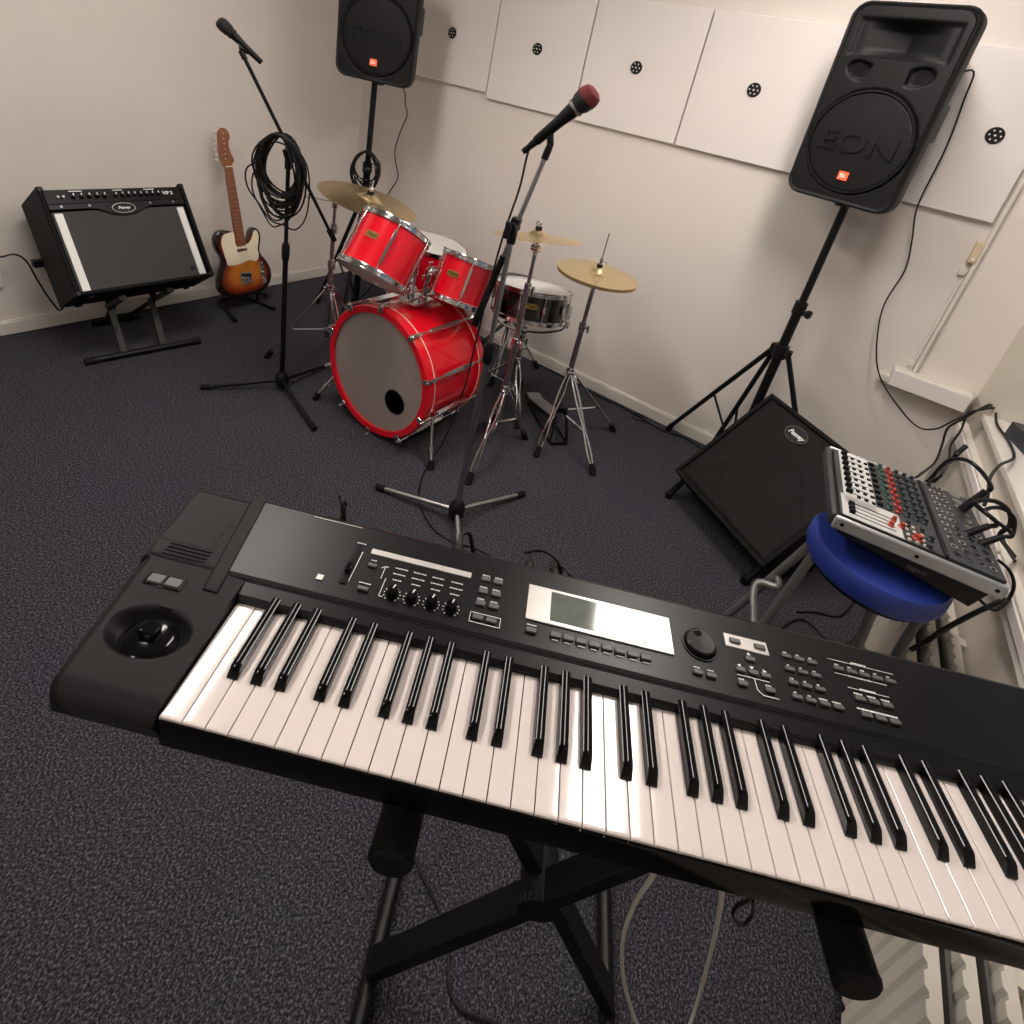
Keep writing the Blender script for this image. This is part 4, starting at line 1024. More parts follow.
def tripod(t, P, feet, hubz, lowz, m=CHROME, r=.0055, dbl=True, foot=BLKR):
    """double-braced folding legs"""
    for f in feet:
        b = V((f[0], f[1], .018)); d = V((b.x - P[0], b.y - P[1], 0)).normalized(); s_ = V((-d.y, d.x, 0)) * .011
        a = V((P[0], P[1], hubz)) + d * .02
        g = G()
        mid = a.lerp(b, .55)
        for q in ((s_, -s_) if dbl else (s_ * 0,)):
            g.tube([a + q * .6, a.lerp(b, .25) + q * 1.1, mid + q * .5, a.lerp(b, .80) + q * 1.1, b + q * .3], r, 8, smooth=4)
        lg = g.build('leg', m, t, world=True)
        G().cyl(b + (a - b).normalized() * .035, b - V((0, 0, .016)) + d * .006, .0135, .0155, n=10).build('rubber_foot', foot, lg, world=True)
        g = G(); g.bar(V((P[0], P[1], lowz)) + d * .012, a.lerp(b, .60), .012, .004); g.build('brace', m, t, world=True)
    G().cyl((P[0], P[1], lowz - .012), (P[0], P[1], lowz + .012), .016, n=14).build('brace_collar', m, t, world=True)
    g = G(); g.cyl((P[0], P[1], hubz - .02), (P[0], P[1], hubz + .03), .018, n=14)
    for f in feet: d = V((f[0] - P[0], f[1] - P[1], 0)).normalized(); g.box(V((P[0], P[1], hubz)) + d * .02, (.018, .018, .026))
    g.build('leg_collar', m, t, world=True, bevel=.002)
def section(t, a, b, r, name='pole', m=STEEL): G().cyl(a, b, r, n=16).build(name, m, t, world=True)
def joint(t, c, r, name='height_clamp'):
    g = G(); g.cyl(V(c) - V((0, 0, .02)), V(c) + V((0, 0, .018)), r, n=16); g.cyl(V(c), V(c) + V((.030, -.012, 0)), .006, n=8); g.box(V(c) + V((.036, -.014, 0)), (.010, .012, .034)); g.build(name, CHROME, t, world=True, bevel=.001)
def cymbal(name, label, C_, N_, r, bell=.115, bow=.09, th=.0014, cat='cymbal'):
    t = thing(name, label, cat, M=axis_pose(C_, N_))
    rb = r * .22; hb = .024
    prof = [(.006, hb), (rb * .35, hb * .96), (rb * .7, hb * .72), (rb * .95, hb * .32), (rb * 1.12, hb * .12)]
    for i in range(1, 15): k = i / 14; x = rb * 1.12 + (r - rb * 1.12) * k; prof.append((x, hb * .12 - .012 * k ** 1.6 * (r / .2)))
    low = [(x, z - th) for x, z in prof][::-1]
    G().lathe(prof + low, 72, closed=True).build('plate', CYMB, t, ang=60)
    return t
def felt(t, C_, N_, h=.035):
    N_ = V(N_).normalized(); C_ = V(C_)
    g = G(); g.cyl(C_ + N_ * .022, C_ + N_ * .036, .014, n=14); g.cyl(C_ + N_ * .002, C_ + N_ * .012, .012, n=14); g.build('felt_washer', BLKR, t, world=True)
    g = G(); g.cyl(C_ - N_ * .03, C_ + N_ * (.036 + h), .0035, n=8); g.cyl(C_ + N_ * .036, C_ + N_ * .050, .010, n=12); g.box(C_ + N_ * .05, (.026, .007, .012)); g.build('wing_nut', CHROME, t, world=True, bevel=.001)
# crash cymbal over the left tom
CC, CN = V((-1.895, 1.814, .948)), V((.155, .091, 1)).normalized()
cymbal('crash_cymbal', 'bronze crash cymbal tilted above the left rack tom', CC, CN, .221)
cs = thing('cymbal_stand', 'chrome boom stand under the crash cymbal, left of the bass drum', 'cymbal stand', (-2.096, 1.80, 0))
PC = (-2.096, 1.80)
fc = at_z(268, 355, .018)
tripod(cs, PC, [(fc.x, fc.y), (PC[0] + .0, PC[1] + .33), (PC[0] + .20, PC[1] - .02)], .44, .22, r=.0050)
section(cs, (PC[0], PC[1], .18), (PC[0], PC[1], .58), .0125, 'lower_pole'); section(cs, (PC[0], PC[1], .57), (PC[0], PC[1], .76), .010, 'middle_pole'); section(cs, (PC[0], PC[1], .75), (PC[0], PC[1], .885), .008, 'upper_pole')
joint(cs, (PC[0], PC[1], .58), .017); joint(cs, (PC[0], PC[1], .76), .014)
bt = CC - CN * .035; hp_ = V((PC[0], PC[1], .883)); bx = (bt - hp_).normalized()
g = G(); g.cyl(hp_ - bx * .20, bt, .0052, n=10); g.cyl(hp_ - V((0, 0, .03)), hp_ + V((0, 0, .02)), .016, n=14); g.cyl(bt - CN * .012, bt + CN * .02, .012, n=12); g.build('boom_arm', CHROME, cs, world=True)
felt(cs, CC, CN, .05)
# second crash on the right with straight stand
C2, N2 = V((-1.090, 1.952, 1.016)), V((-.143, .08, 1)).normalized()
cymbal('crash_cymbal', 'thin bronze cymbal seen edge-on behind the chrome microphone stand', C2, N2, .178)
PX = (-1.083, 1.950)
c2s = thing('cymbal_stand', 'chrome cymbal stand right of the bass drum, before the snare drum', 'cymbal stand', (PX[0], PX[1], 0))
fa_, fb_ = at_z(469, 480, .018), at_z(525, 436, .018)
tripod(c2s, PX, [(fa_.x, fa_.y), (fb_.x, fb_.y), (-1.20, 2.10)], .30, .13)
section(c2s, (PX[0], PX[1], .08), (PX[0], PX[1], .55), .0135, 'lower_pole'); section(c2s, (PX[0], PX[1], .54), (PX[0], PX[1], .80), .0105, 'middle_pole'); section(c2s, (PX[0], PX[1], .79), C2 - N2 * .045, .008, 'upper_pole')
joint(c2s, (PX[0], PX[1], .55), .018); joint(c2s, (PX[0], PX[1], .80), .015)
g = G(); q = C2 - N2 * .05; g.cyl(q - V((.018, 0, 0)), q + V((.018, 0, 0)), .014, n=14); g.cyl(q - V((0, 0, .03)), q + N2 * .02, .012, n=12); g.build('tilter', CHROME, c2s, world=True)
felt(c2s, C2, N2, .012)
# hi-hat
HC, HN = V((-.929, 2.262, .872)), V((.02, .0, 1)).normalized()
cymbal('hi_hat_cymbal', 'upper of the two hi-hat cymbals, right of the snare drum', HC, HN, .180)
t_ = cymbal('hi_hat_cymbal', 'lower hi-hat cymbal, dark edge showing beneath the upper one', HC - HN * .030, -HN, .180)
PH = (-.931, 2.262)
hh = thing('hi_hat_stand', 'chrome hi-hat stand with black pedal, rightmost piece of the drum kit', 'hi-hat stand', (PH[0], PH[1], 0))
fh = at_z(593, 471, .018); fh2 = at_z(547, 450, .018)
tripod(hh, PH, [(fh.x, fh.y), (PH[0] + .20, PH[1] + .30), (fh2.x - .02, fh2.y - .06)], .36, .15)
section(hh, (PH[0], PH[1], .05), (PH[0], PH[1], .62), .0125, 'lower_pole'); section(hh, (PH[0], PH[1], .60), (PH[0], PH[1], .835), .0095, 'upper_pole'); joint(hh, (PH[0], PH[1], .61), .017)
section(hh, HC - HN * .05, HC + HN * .175, .0030, 'pull_rod', CHROME)
g = G(); g.cyl(HC + HN * .024, HC + HN * .034, .013, n=12); g.build('felt_washer', BLKR, hh, world=True)
g = G(); g.cyl(HC + HN * .034, HC + HN * .062, .0075, n=12); g.cyl(HC + HN * .046, HC + HN * .046 + V((.028, 0, 0)), .004, n=8); g.build('clutch', CHROME, hh, world=True)
g = G(); g.cyl(HC - HN * .062, HC - HN * .052, .022, n=16); g.build('cymbal_seat', BLKR, hh, world=True)
# pedal: footboard towards the drummer
dv = V((-.62, .50, 0)).normalized(); sv = V((-dv.y, dv.x, 0)); p0 = V((PH[0], PH[1], 0)) - dv * .02
g = G(); g._add([p0 + sv * a_ + dv * b_ + V((0, 0, z)) for b_, z in ((.04, .115), (.30, .040)) for a_ in (-.040, .040)] + [p0 + sv * a_ + dv * b_ + V((0, 0, z - .008)) for b_, z in ((.04, .115), (.30, .040)) for a_ in (-.040, .040)], [(0, 1, 3, 2), (4, 6, 7, 5), (0, 2, 6, 4), (1, 5, 7, 3), (0, 4, 5, 1), (2, 3, 7, 6)]); g.build('footboard', STEEL, hh, world=True, bevel=.002)
g = G(); g.box(p0 + dv * .33 + V((0, 0, .022)), (.07, .08, .035), Matrix.Rotation(atan2(dv.y, dv.x), 3, 'Z')); g.build('heel_plate', STEEL, hh, world=True, bevel=.004)
g = G()
for a_ in (-.045, .045): g.bar(p0 + sv * a_ - dv * .06 + V((0, 0, .012)), p0 + sv * a_ + dv * .30 + V((0, 0, .012)), .010, .010); g.bar(p0 + sv * a_ - dv * .055 + V((0, 0, .012)), p0 + sv * a_ * .5 + V((0, 0, .17)), .012, .010)
g.bar(p0 - sv * .045 - dv * .06 + V((0, 0, .012)), p0 + sv * .045 - dv * .06 + V((0, 0, .012)), .014, .012); g.bar(p0 - sv * .026 + V((0, 0, .17)), p0 + sv * .026 + V((0, 0, .17)), .03, .03)
g.build('pedal_frame', BLKM, hh, world=True, bevel=.002)
G().bar(p0 + dv * .045 + V((0, 0, .115)), p0 + V((0, 0, .17)), .010, .004).build('pedal_chain', CHROME, hh, world=True)
# snare stand
ss = thing('snare_stand', 'chrome basket stand under the black snare drum', 'snare stand', (SNC.x, SNC.y, 0))
PS = (SNC.x - .01, SNC.y + .02); fs_ = at_z(521, 381, .018)
tripod(ss, PS, [(fs_.x, fs_.y), (PS[0] + .16, PS[1] - .14), (PS[0] - .26, PS[1] + .02)], .26, .12)
section(ss, (PS[0], PS[1], .08), (PS[0], PS[1], .43), .0115, 'pole'); joint(ss, (PS[0], PS[1], .40), .016)
g = G()
for k in range(3):
    a = radians(250 + 120 * k); e_ = SNC - SNN * .165 + V((.175 * cos(a), .175 * sin(a), 0)); b0 = V((PS[0], PS[1], .44))
    g.tube([b0, b0.lerp(e_, .5) + V((0, 0, -.012)), e_, e_ + SNN * .03 + V((.014 * cos(a), .014 * sin(a), 0))], .0055, 8, smooth=4)
g.ball((PS[0], PS[1], .445), .022, 12); g.build('basket', CHROME, ss, world=True)
# throne
TH = V((-1.528, 2.640, 0))
th_ = thing('drum_throne', 'round black drum throne behind the snare drum by the back wall', 'stool', TH)
g = G(); g.lathe([(.0001, .485), (.135, .485), (.152, .497), (.155, .525), (.148, .542), (.125, .552), (.0001, .556)], 40, TH); g.build('seat', mat('throne_vinyl', (.06, .058, .056), .5, bump=.2, bscale=400), th_, world=True)
section(th_, TH + V((0, 0, .10)), TH + V((0, 0, .49)), .0125, 'pole', CHROME)
tripod(th_, (TH.x, TH.y), [(TH.x - .24, TH.y + .10), (TH.x + .10, TH.y - .24), (TH.x + .15, TH.y + .17)], .30, .12)

# ================================================================== floor monitor
MM = pose((.015, 2.287, .326), -31.0, -44.0, 2.7)
mo = thing('floor_monitor', 'square black floor monitor with perforated grille and oval badge, behind the stool', 'loudspeaker', M=MM)
Wm, Hm = .55, .55
g = G(); g._add([(-Wm / 2, .010, -Hm / 2), (Wm / 2, .010, -Hm / 2), (Wm / 2, .010, Hm / 2), (-Wm / 2, .010, Hm / 2), (-Wm / 2, .30, -Hm / 2 + .24), (Wm / 2, .30, -Hm / 2 + .24), (Wm / 2, .22, Hm / 2 - .01), (-Wm / 2, .22, Hm / 2 - .01), (-Wm / 2, .15, -Hm / 2), (Wm / 2, .15, -Hm / 2)],
                 [(0, 1, 2, 3), (0, 8, 9, 1), (8, 4, 5, 9), (4, 7, 6, 5), (3, 2, 6, 7), (0, 3, 7, 4, 8), (1, 9, 5, 6, 2)]); g.build('cabinet', TOLEX, mo, bevel=.005)
g = G()
for c, s_ in (((0, .004, -Hm / 2 + .009), (Wm, .024, .018)), ((0, .004, Hm / 2 - .009), (Wm, .024, .018)), ((-Wm / 2 + .009, .004, 0), (.018, .024, Hm - .036)), ((Wm / 2 - .009, .004, 0), (.018, .024, Hm - .036))): g.box(c, s_)
g.build('face_frame', TOLEX, mo, bevel=.003)
g = G(); vs = []; nn = 90
for i in range(nn + 1):
    for j in range(nn + 1):
        x = -Wm / 2 + .018 + (Wm - .036) * i / nn; z = -Hm / 2 + .018 + (Hm - .036) * j / nn; e_ = min(i, nn - i, j, nn - j)
        rw_ = sqrt((x - .045) ** 2 + (z + .07) ** 2); rt_ = sqrt((x + .185) ** 2 + (z - .10) ** 2)
        vs.append((x, .002 - .006 * min(1, e_ / 2) - .0016 * math.exp(-((rw_ - .165) / .010) ** 2) - .002 * math.exp(-(rw_ / .05) ** 2) - .0012 * math.exp(-((rt_ - .035) / .008) ** 2), z))
fs = [(i * (nn + 1) + j, (i + 1) * (nn + 1) + j, (i + 1) * (nn + 1) + j + 1, i * (nn + 1) + j + 1) for i in range(nn) for j in range(nn)]
g._add(vs, fs); g.build('grille', PERF, mo)
oval_badge(mo, (-.05, -.006, Hm / 2 - .080), .054, .036, Matrix.Identity(4), BLKP, mat('badge_ring_grey', (.10, .10, .10), .4))
for x in (-Wm / 2 + .03, Wm / 2 - .03): 
    g = G(); a_ = MM @ V((x, .06, -Hm / 2)); g.cyl(a_, V((a_.x - .03, a_.y - .03, .012)), .013, n=12); g.cyl((a_.x - .03, a_.y - .03, 0), (a_.x - .03, a_.y - .03, .03), .018, n=12)
    g.build('foot', BLKM, mo, world=True)
    g = G(); a_ = MM @ V((x, .28, -Hm / 2 + .22)); g.cyl(a_, V((a_.x, a_.y, .0)), .014, n=12); g.build('rear_foot', BLKM, mo, world=True)

# ================================================================== stool with mixer
SX, SY, SZ = .312, 1.492, .695
st = thing('stool', 'blue padded stool with grey metal legs carrying the mixing desk', 'stool', (SX, SY, 0))
g = G(); g.lathe([(.0001, SZ - .070), (.130, SZ - .066), (.155, SZ - .062), (.161, SZ - .048), (.161, SZ - .018), (.154, SZ - .004), (.130, SZ), (.0001, SZ + .002)], 56, (SX, SY, 0)); g.build('seat', BLUE, st, world=True)
g = G(); g.lathe([(.0001, SZ - .080), (.14, SZ - .080), (.14, SZ - .068), (.0001, SZ - .068)], 40, (SX, SY, 0)); g.build('seat_base', BLKM, st, world=True)
SL = [((SX - .115, SY + .085), at_z(700, 640, .015)), ((SX - .125, SY - .030), at_z(716, 690, .015)), ((SX + .02, SY - .115), at_z(832, 712, .015)), ((SX + .125, SY - .03), at_z(858, 716, .015))]
for k, (a_, f_) in enumerate(SL):
    A_ = V((a_[0], a_[1], SZ - .078)); f_ = V(f_); d_ = (f_ - A_)
    g = G(); 
    g.tube([A_ + V((-.02 * (d_.x > 0) , 0, .0)), A_ + d_ * .03 + V((0, 0, .004)), A_ + d_ * .09, A_ + d_ * .5, f_ + V((0, 0, .01))], .0115, 12, smooth=5)
    lg = g.build('leg', GREYP, st, world=True); G().cyl(f_ - V((0, 0, .015)), f_ + V((0, 0, .02)), .016, n=12).build('rubber_foot', BLKR, lg, world=True)
def lp(k, s_): A_ = V((SL[k][0][0], SL[k][0][1], SZ - .078)); return A_.lerp(V(SL[k][1]), s_)
g = G(); g.tube([lp(0, .34), lp(0, .38) + V((.02, -.02, 0)), lp(0, .42) + V((-.025, -.035, 0)), lp(1, .56) + V((-.01, .02, 0)), lp(1, .60)], .0105, 10, smooth=5); g.build('leg_brace', GREYP, st, world=True); g = G()
g.cyl(lp(2, .30), lp(3, .55), .008, n=10)
g.build('leg_brace', GREYP, st, world=True)
# mixer: local x runs from the fader edge to the socket edge, y across the channels (towards the wall), z up
MXM = pose((.322, 1.580, .788), 7.9, -1.5)
mx = thing('mixing_desk', 'silver and black mixing desk with rows of knobs, resting on the blue stool', 'mixing desk', M=MXM)
LX, LY = .34, .375
g = G()
g._add([(-LX / 2, -LY / 2 + .01, 0), (LX / 2 - .0, -LY / 2 + .01, 0), (LX / 2, LY / 2 - .01, 0), (-LX / 2, LY / 2 - .01, 0), (-LX / 2 + .015, -LY / 2 + .01, -.045), (LX / 2 - .03, -LY / 2 + .01, -.088), (LX / 2 - .03, LY / 2 - .01, -.088), (-LX / 2 + .015, LY / 2 - .01, -.045)],
       [(0, 1, 2, 3), (4, 7, 6, 5), (0, 4, 5, 1), (1, 5, 6, 2), (2, 6, 7, 3), (3, 7, 4, 0)])
g.build('chassis', BLKP, mx, bevel=.003)
XJ = LX / 2 - .115
G().box(((-LX / 2 + XJ) / 2 + .002, 0, .003), (XJ + LX / 2 - .006, LY - .024, .006)).build('control_surface', MIXD, mx)
G().box(((XJ + LX / 2) / 2 + .002, 0, .004), (LX / 2 - XJ - .006, LY - .024, .008)).build('socket_panel', MIXD, mx)
G().box((XJ, 0, .006), (.008, LY - .024, .010)).build('dividing_ridge', BLKP, mx, bevel=.002)
G().box((-LX / 2 + .055, .03, .0066), (.075, LY - .09, .0012)).build('fader_panel', MIXG, mx)
G().box((-LX / 2 + .075, -LY / 2 + .063, .0066), (.13, .10, .0012)).build('main_fader_panel', MIXG, mx)
for sy in (-1, 1):
    g = G(); n = 10; X0, X1 = -LX / 2 - .004, LX / 2 + .004
    g.box(((X0 + X1) / 2, sy * LY / 2, -.013), (X1 - X0, .012, .036)); er = g.build('side_cheek', MIXS, mx, bevel=.006); er.data.materials[0] = MIXS
    g = G()
    for x in (-LX / 2 + .014, .0, LX / 2 - .014): g.cyl((x, sy * (LY / 2 + .0065), -.012), (x, sy * (LY / 2 + .0045), -.012), .0048, n=12)
    g.build('screw', BLKR, er)
text('maker_lettering', 'tapco', .018, Matrix.Translation((.02, -LY / 2 + .0095, -.052)) @ Matrix.Rotation(pi / 2, 4, 'X'), mat('faint_print', (.16, .15, .15), .5), mx, depth=.0003, shear=.2)
G().box((-LX / 2 - .006, 0, -.012), (.014, LY - .012, .030)).build('arm_rest', MIXD, mx, bevel=.004)
NCH = 8
ys = [LY / 2 - .030 - i * .0305 for i in range(NCH)]
kn_me = {}
def mknob(x, y, r, h, m, par, z0=.006, white=True):
    key = (r, h, m.name)
    if key not in kn_me:
        g = G(); g.lathe([(r * 1.1, z0), (r * 1.1, z0 + h * .25), (r * .8, z0 + h * .35), (r * .7, z0 + h), (.0001, z0 + h)], 12); o = g.build('knob', m, par); kn_me[key] = o.data
    else:
        o = bpy.data.objects.new('knob', kn_me[key]); COL.objects.link(o); o.parent = par
    o.location = (x, y, 0); return o
KD = mat('mixer_knob_dark', (.035, .04, .042), .45); KG = mat('mixer_knob_green', (.05, .10, .075), .45)
knobcols = [(-.050, KG), (-.030, REDK), (-.010, KD), (.010, KD), (.028, KD)]
cs_surf = mx
for i, y in enumerate(ys):
    for x, m in knobcols: mknob(x + .002, y, .0068, .014, m, mx)
for i, y in enumerate(ys):
    G().box((-LX / 2 + .050, y, .0076), (.055, .0022, .0008)).build('fader_slot', BLKR, mx)
    G().box((-LX / 2 + .030, y, .012), (.014, .012, .011)).build('fader_cap', BLKR, mx, bevel=.001)
    for k in range(3): G().box((-LX / 2 + .052 + k * .017, y - .011, .0085), (.008, .008, .004)).build('push_button', BLKR, mx)
    G().box((-.068, y, .009), (.012, .011, .006)).build('push_button', BLKR, mx)
for k in range(4): G().box((-LX / 2 + .075, -LY / 2 + .030 + k * .017, .0078), (.10, .0022, .0008)).build('main_fader_slot', BLKR, mx)
for k in range(3): G().box((-LX / 2 + .030, -LY / 2 + .034 + k * .017, .012), (.012, .011, .010)).build('main_fader_cap', BLKR, mx, bevel=.001)
g = G()
for x in (.0, .016, .032):
    for y in (-.170, -.150, -.128, -.108): g.box((x - .02, y, .0085), (.006, .009, .004))
g.build('meter_light', mat('meter_light', (.55, .5, .42), .4), mx)
for (x, y, m, r) in ((-.045, -.108, REDK, .006), (-.03, -.125, REDK, .007), (-.055, -.140, REDK, .007), (.0, -.150, REDK, .011), (.018, -.172, KD, .008), (-.015, -.10, KD, .007), (.012, -.112, KD, .007), (.03, -.13, KD, .007)): mknob(x, y, r, .013, m, mx)
# sockets
jk = G(); jr = G(); xl = G()
for i in range(11):
    y = LY / 2 - .026 - i * .0315
    for x in (XJ + .022, XJ + .045): jr.cyl((x, y, .008), (x, y, .0125), .0085, n=12); jk.cyl((x, y, .0125), (x, y, .0130), .0045, n=10)
    if i < 6: xl.cyl((XJ + .082, y, .008), (XJ + .082, y, .0115), .013, n=18)
    else:
        for x in (XJ + .070, XJ + .092): jr.cyl((x, y, .008), (x, y, .0125), .0078, n=12); jk.cyl((x, y, .0125), (x, y, .0130), .0045, n=10)
jr.build('jack_collar', CHROME, mx); jk.build('jack_hole', BLKR, mx); xl.build('microphone_socket', STEEL, mx)
# plugs standing in the mixer
def plug_cable(name, label, start, pts, r=.0045, plug=.008, L=.05, up=None):
    s_ = MXM @ V(start); u_ = (MXM.to_3x3() @ V(up or (0, 0, 1))).normalized()
    g = G(); g.tube([s_, s_ + u_ * L * .6, s_ + u_ * L, s_ + u_ * (L + .02)] + [V(p) for p in pts], [plug] * 6 + [plug * .9] * 5 + [plug * .6] * 4 + [r] * 400, 8, smooth=5) if False else None
    g = G(); g.cyl(s_, s_ + u_ * L, plug, plug * .8, n=12); P_ = [s_ + u_ * L * .9, s_ + u_ * (L + .015)] + [V(p) for p in pts]; g.tube(P_, r, 8, smooth=6)
    return tag(g.build(name, CABLE), label, 'cable')
plug_cable('audio_cable', 'thick black plug lead arching out of the far right corner of the mixing desk', (XJ + .082, LY / 2 - .10, .010), [at_z(980, 470, .93), at_z(966, 460, .93), at_z(950, 460, .90), at_z(938, 470, .84), at_z(930, 482, .74), at_z(925, 500, .5)], .0050, .0105, .075, (.35, .1, 1))
plug_cable('audio_cable', 'black plug lead looping right from the middle sockets of the mixing desk', (XJ + .070, -.030, .010), [at_z(975, 503, .88), at_z(994, 501, .88), at_z(1008, 510, .87), at_z(1010, 525, .84), at_z(1000, 536, .80), at_z(1014, 556, .70)], .0055, .0085, .05, (.6, .1, .8))
plug_cable('audio_cable', 'second black plug lead looping right, just below the first on the mixing desk', (XJ + .092, -.055, .010), [at_z(985, 512, .87), at_z(1000, 508, .87), at_z(1014, 518, .86), at_z(1012, 536, .82), at_z(1003, 540, .79), at_z(1022, 572, .6)], .0045, .0080, .05, (.6, .1, .8))
def cable(name, label, pts, r=.004, m=CABLE, k=6):
    g = G(); g.tube(pts, r, 8, smooth=k); return tag(g.build(name, m), label, 'cable')
# cables in the window corner
cable('hanging_cable', 'thin black cable hanging in a long curve from the right loudspeaker to the window corner',
      [V((-.06, 2.80, 1.82)), at_y(972, 70, 2.75), at_y(964, 100, 2.78), at_y(945, 150, 2.80), at_y(918, 205, 2.82), at_y(912, 240, 2.82), at_y(905, 270, 2.82), at_y(884, 305, 2.82), at_y(877, 340, 2.80), at_y(878, 370, 2.78), at_y(890, 395, 2.75), at_y(915, 425, 2.70), at_y(935, 429, 2.66), at_y(955, 420, 2.62), at_z(975, 412, .79), at_z(987, 405, .80), at_z(1006, 400, .82)], .0032)
cable('corner_cable', 'black cable from the window sill down behind the mixing desk, leftmost of the corner leads', [at_z(1012, 398, .82), at_z(996, 404, .81), at_z(982, 408, .80), at_y(965, 418, 2.6), at_y(948, 428, 2.6), at_y(942, 445, 2.6), at_y(935, 462, 2.5), at_z(918, 476, .72), at_z(905, 484, .6)], .0042)
cable('corner_cable', 'black sill cable to the far desk edge, right of the leftmost corner lead', [at_z(1016, 402, .82), at_z(1000, 407, .81), at_z(985, 409, .81), at_y(968, 414, 2.62), at_y(961, 430, 2.6), at_y(951, 445, 2.5), at_y(949, 460, 2.3), at_z(942, 474, .8), at_z(933, 482, .76)], .0042)
cable('dangling_lead', 'short black lead with a thick plug dangling in the window corner', [at_y(966, 446, 2.45), at_y(958, 453, 2.42), at_y(950, 462, 2.35), at_z(938, 472, .82), at_z(926, 482, .74)], [.009] * 8 + [.0075] * 5 + [.004] * 30)
cable('sill_cable', 'brown black cable coming off the front edge of the window sill to the mixing desk', [at_z(996, 408, .80), at_z(997, 424, .80), at_z(1008, 440, .795), at_z(1014, 457, .80), at_z(1000, 465, .83), at_z(990, 478, .85), at_z(988, 495, .85), at_z(984, 506, .83)], .0042)
cable('under_desk_cable', 'bundle of thick black cable running under the right end of the mixing desk', [at_z(1023, 600, .62), at_z(1005, 600, .64), at_z(990, 606, .64), at_z(965, 618, .60), at_z(940, 632, .55), at_z(925, 642, .5), at_z(900, 655, .35)], .0062)
cable('under_desk_cable', 'thin black cable loop sagging under the right end of the mixing desk', [at_z(998, 560, .74), at_z(1009, 570, .73), at_z(1014, 585, .70), at_z(1008, 600, .66), at_z(995, 610, .64), at_z(982, 602, .64), at_z(972, 590, .66), at_z(965, 580, .68)], .0040)
# devices on the window sill
dv_ = thing('sill_device', 'black box with knobs lying on the window sill at the right edge', 'audio device', M=WR @ Matrix.Translation((.125, -.52, SILL)) @ Matrix.Rotation(.25, 4, 'Z'))
g = G(); g.box((0, 0, .028), (.17, .22, .056)); g.build('housing', mat('device_shell', (.03, .033, .045), .4), dv_, bevel=.004)
for i in range(3):
    for j in range(4): g = G(); g.cyl((-.05 + i * .05, -.07 + j * .045, .056), (-.05 + i * .05, -.07 + j * .045, .070), .007, n=10); g.build('knob', STEEL if (i + j) % 3 == 0 else BLKR, dv_)
cable('white_lead', 'thin white lead lying over the window sill by the black box', [at_z(988, 384, .80), at_z(1000, 380, .81), at_z(1012, 377, .81), at_z(1024, 376, .80)], .0028, WCAB)
cable('wall_lead', 'thin dark lead rising diagonally up the window pier', [at_z(988, 385, .80), at_x(1000, 371, CORX + .02), at_x(1023, 346, CORX + .02)], .0020)

# ================================================================== floor and wall cables
pw = [at_y(415, 92, 2.6), at_y(413, 100, 2.70)]
cable('speaker_cable', 'thin black cable hanging in waves below the far corner loudspeaker', [V((-2.33, 2.36, 1.44)), at_y(405, 94, 2.55), at_y(405, 103, 2.6), at_y(407, 115, 2.65), at_y(401, 130, 2.7), at_y(395, 150, 2.7), at_y(396, 165, 2.7), at_y(398, 178, 2.7), at_y(390, 191, 2.7), at_y(383, 205, 2.7), at_y(378, 240, 2.7)], .0035)
tag(coil('cable_coil', '', V((PL.x + .02, PL.y - .03, .925)), rt, (0, 0, 1), .078, .115, 12, .0035, 11, .35, .035), 'small black cable coil hung on the far loudspeaker stand above the crash cymbal', 'cable coil')
cable('skirting_cable', 'long black cable lying along the foot of the back wall', [V((-1.45, 2.86, .006)), V((-1.1, 2.855, .006)), V((-.95, 2.83, .006)), V((-.8, 2.84, .006)), V((-.55, 2.80, .006)), V((-.40, 2.835, .006)), V((-.25, 2.78, .006)), V((-.05, 2.75, .006)), V((.2, 2.80, .006))], .0045)
cable('skirting_cable', 'grey cable lying beside the black one at the right speaker stand foot', [at_z(651, 414, .005), at_z(665, 416, .005), at_z(685, 425, .005), at_z(700, 437, .005), at_z(715, 452, .005)], .0035, mat('cable_grey', (.12, .11, .10), .6))
g = G(); c_ = at_z(638, 417, .006); g.tube([c_ + V((.035 * cos(a), .035 * sin(a), .002 * sin(a))) for a in [2 * pi * i / 20 for i in range(20)]], .0035, 6, closed=True); tag(g.build('cable_loop', CABLE), 'small round loop of black cable on the carpet near the back wall', 'cable')
cable('floor_cable', 'thin black cable on the carpet under the left end of the keyboard stand', [at_z(408, 838, .006), at_z(420, 870, .006), at_z(440, 912, .006), at_z(449, 950, .006), at_z(449, 985, .006), at_z(462, 1010, .006), at_z(490, 1022, .006), at_z(520, 1035, .006)], .0032)
cable('white_cable', 'white cable hanging below the keyboard, left of the two strands', [at_z(660, 862, .82), at_z(650, 880, .72), at_z(634, 905, .55), at_z(623, 940, .40), at_z(623, 975, .25), at_z(630, 1005, .12), at_z(642, 1035, .02), at_z(670, 1075, .006)], .0032, WCAB)
cable('white_cable', 'white cable hanging below the keyboard, right of the two strands', [at_z(722, 880, .82), at_z(721, 900, .70), at_z(716, 930, .50), at_z(709, 960, .32), at_z(698, 1000, .12), at_z(688, 1030, .02), at_z(670, 1075, .006)], .0032, WCAB)
cable('tangled_lead', 'short tangled black lead under the keyboard beside the right white strand', [at_z(755, 885, .80), at_z(748, 900, .72), at_z(738, 905, .68), at_z(733, 915, .66), at_z(742, 925, .62), at_z(752, 915, .64), at_z(753, 900, .70)], .0025)
